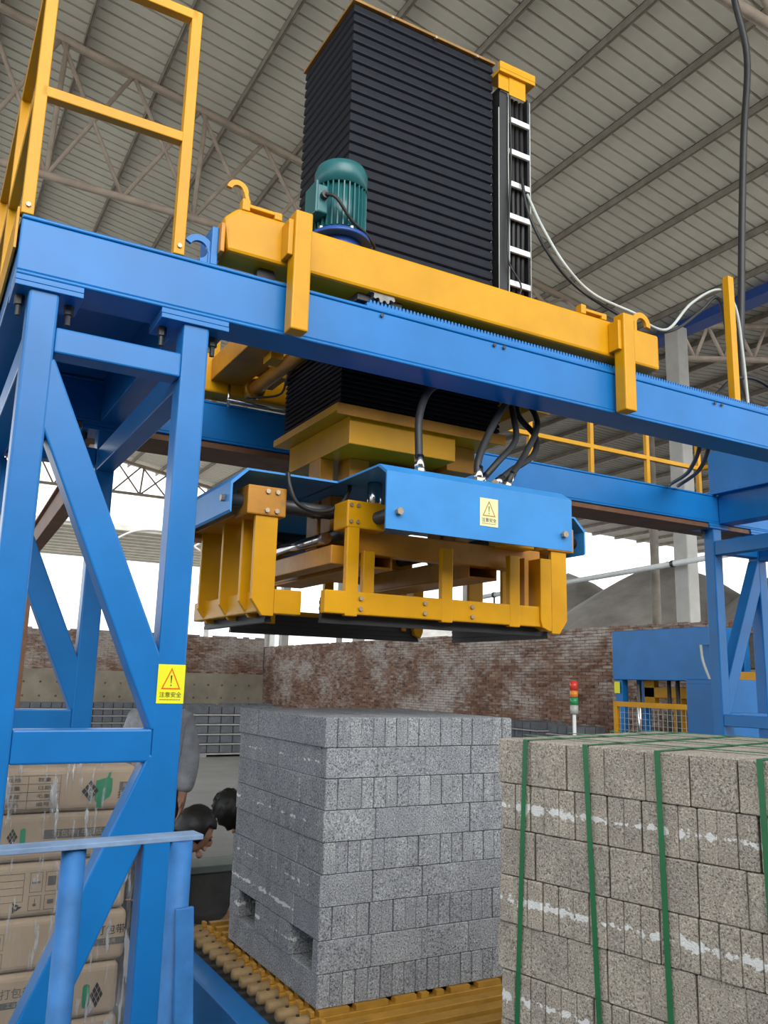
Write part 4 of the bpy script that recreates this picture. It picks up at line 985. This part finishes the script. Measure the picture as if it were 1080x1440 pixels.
box('motor_box', 'darksteel', PR, 9.3, 9.7, 6.6, 7.1, 1.75, 2.2, .02); box('side_tank', 'blue', PR, 9.2, 9.8, 6.45, 7.2, 1.0, 1.45, .01); box('side_frame', 'yellow', PR, 9.25, 9.7, 6.5, 7.3, 1.6, 1.72, .006); box('stand', 'blue', PR, 9.3, 9.7, 6.6, 7.1, .30, 1.0, .01)

SL = thing('signal_tower', (8.0, 8.9, .30), 'red, orange and green signal lamp on a white pole', 'signal lamp')
tube('pole', 'white', SL, [(8.0, 8.9, .30), (8.0, 8.9, 1.12)], .025, 10)
for nm, z0, z1, mt in (('collar', 1.12, 1.24, 'grey_cable'), ('lamp', 1.24, 1.34, 'lamp_green'), ('lamp', 1.34, 1.43, 'lamp_orange'), ('lamp', 1.43, 1.56, 'lamp_red')):
    MB().cyl((8.0, 8.9, z0+.003), (8.0, 8.9, z1-.003), .055, 14).build(nm, mt, SL, smooth=True)
box('foot', 'white', SL, 7.9, 8.1, 8.8, 9.0, .30, .32, .003)
cabn = thing('control_cabinet', (5.85, 4.6, 0), 'blue control cabinet behind the far right gantry leg', 'cabinet')
box('body', 'blue', cabn, 5.95, 6.5, 4.75, 5.2, .30, 1.58, .01); box('door', 'blue', cabn, 5.935, 5.949, 4.78, 5.17, .5, 1.54, .004); box('handle', 'darksteel', cabn, 5.92, 5.934, 4.82, 4.84, 1.0, 1.15, .002)
box('plinth', 'darksteel', cabn, 5.95, 6.5, 4.75, 5.2, 0, .30, .004)

def cable(name, label, ctrl, r, mat, grp='cables above the gantry'):
    o = tube(name, mat, None, curve(ctrl), r, 8); return tag(o, label, 'cable', grp)
cable('hanging_cable', 'thick black cable hanging from the roof at the right', [(4.4, 3.3, 8.2), (4.30, 3.05, 6.4), (4.16, 3.0, 5.9), (4.25, 3.0, 5.47), (4.16, 3.0, 4.82), (4.06, 3.0, 3.9), (4.02, 3.0, 3.2), (4.02, 2.83, 2.915)], .021, 'rubber')
cable('power_cable', 'pale cable sagging from the bellows ladder over the hook to the tall yellow post', [(2.50, 3.06, 3.95), (2.50, 2.95, 3.72), (2.60, 2.90, 3.52), (2.76, 2.88, 3.40), (2.93, 2.76, 3.285), (3.07, 2.82, 3.29), (3.25, 2.85, 3.32), (3.42, 2.84, 3.50), (3.58, 2.79, 3.60), (3.68, 2.77, 3.52), (3.72, 2.77, 3.25), (3.74, 2.77, 2.93)], .008, 'grey_cable')
cable('power_cable', 'black cable running beside the pale one from the bellows ladder to the post', [(2.46, 3.06, 4.05), (2.46, 3.0, 3.80), (2.56, 2.96, 3.58), (2.73, 2.94, 3.44), (2.90, 2.81, 3.275), (3.07, 2.87, 3.265), (3.30, 2.86, 3.33), (3.50, 2.85, 3.48), (3.60, 2.81, 3.56), (3.66, 2.81, 3.30), (3.70, 2.80, 2.93)], .008, 'rubber')
cable('power_cable', 'black cable looping from the post foot off to the right', [(3.46, 2.80, 2.93), (3.56, 2.82, 3.02), (3.75, 2.84, 3.15), (4.0, 2.85, 3.17), (4.4, 2.85, 3.0), (4.7, 2.85, 2.93)], .010, 'rubber')
cable('power_cable', 'black cable drooping between the girders at the right, left of its twin', [(3.45, 2.846, 2.78), (3.55, 2.95, 2.73), (3.85, 3.25, 2.76), (4.20, 3.6, 2.83), (4.60, 4.08, 2.915)], .012, 'rubber')
cable('power_cable', 'black cable drooping between the girders at the right, right of its twin', [(3.52, 2.846, 2.78), (3.62, 2.95, 2.74), (3.93, 3.25, 2.77), (4.28, 3.6, 2.84), (4.68, 4.08, 2.915)], .012, 'rubber')
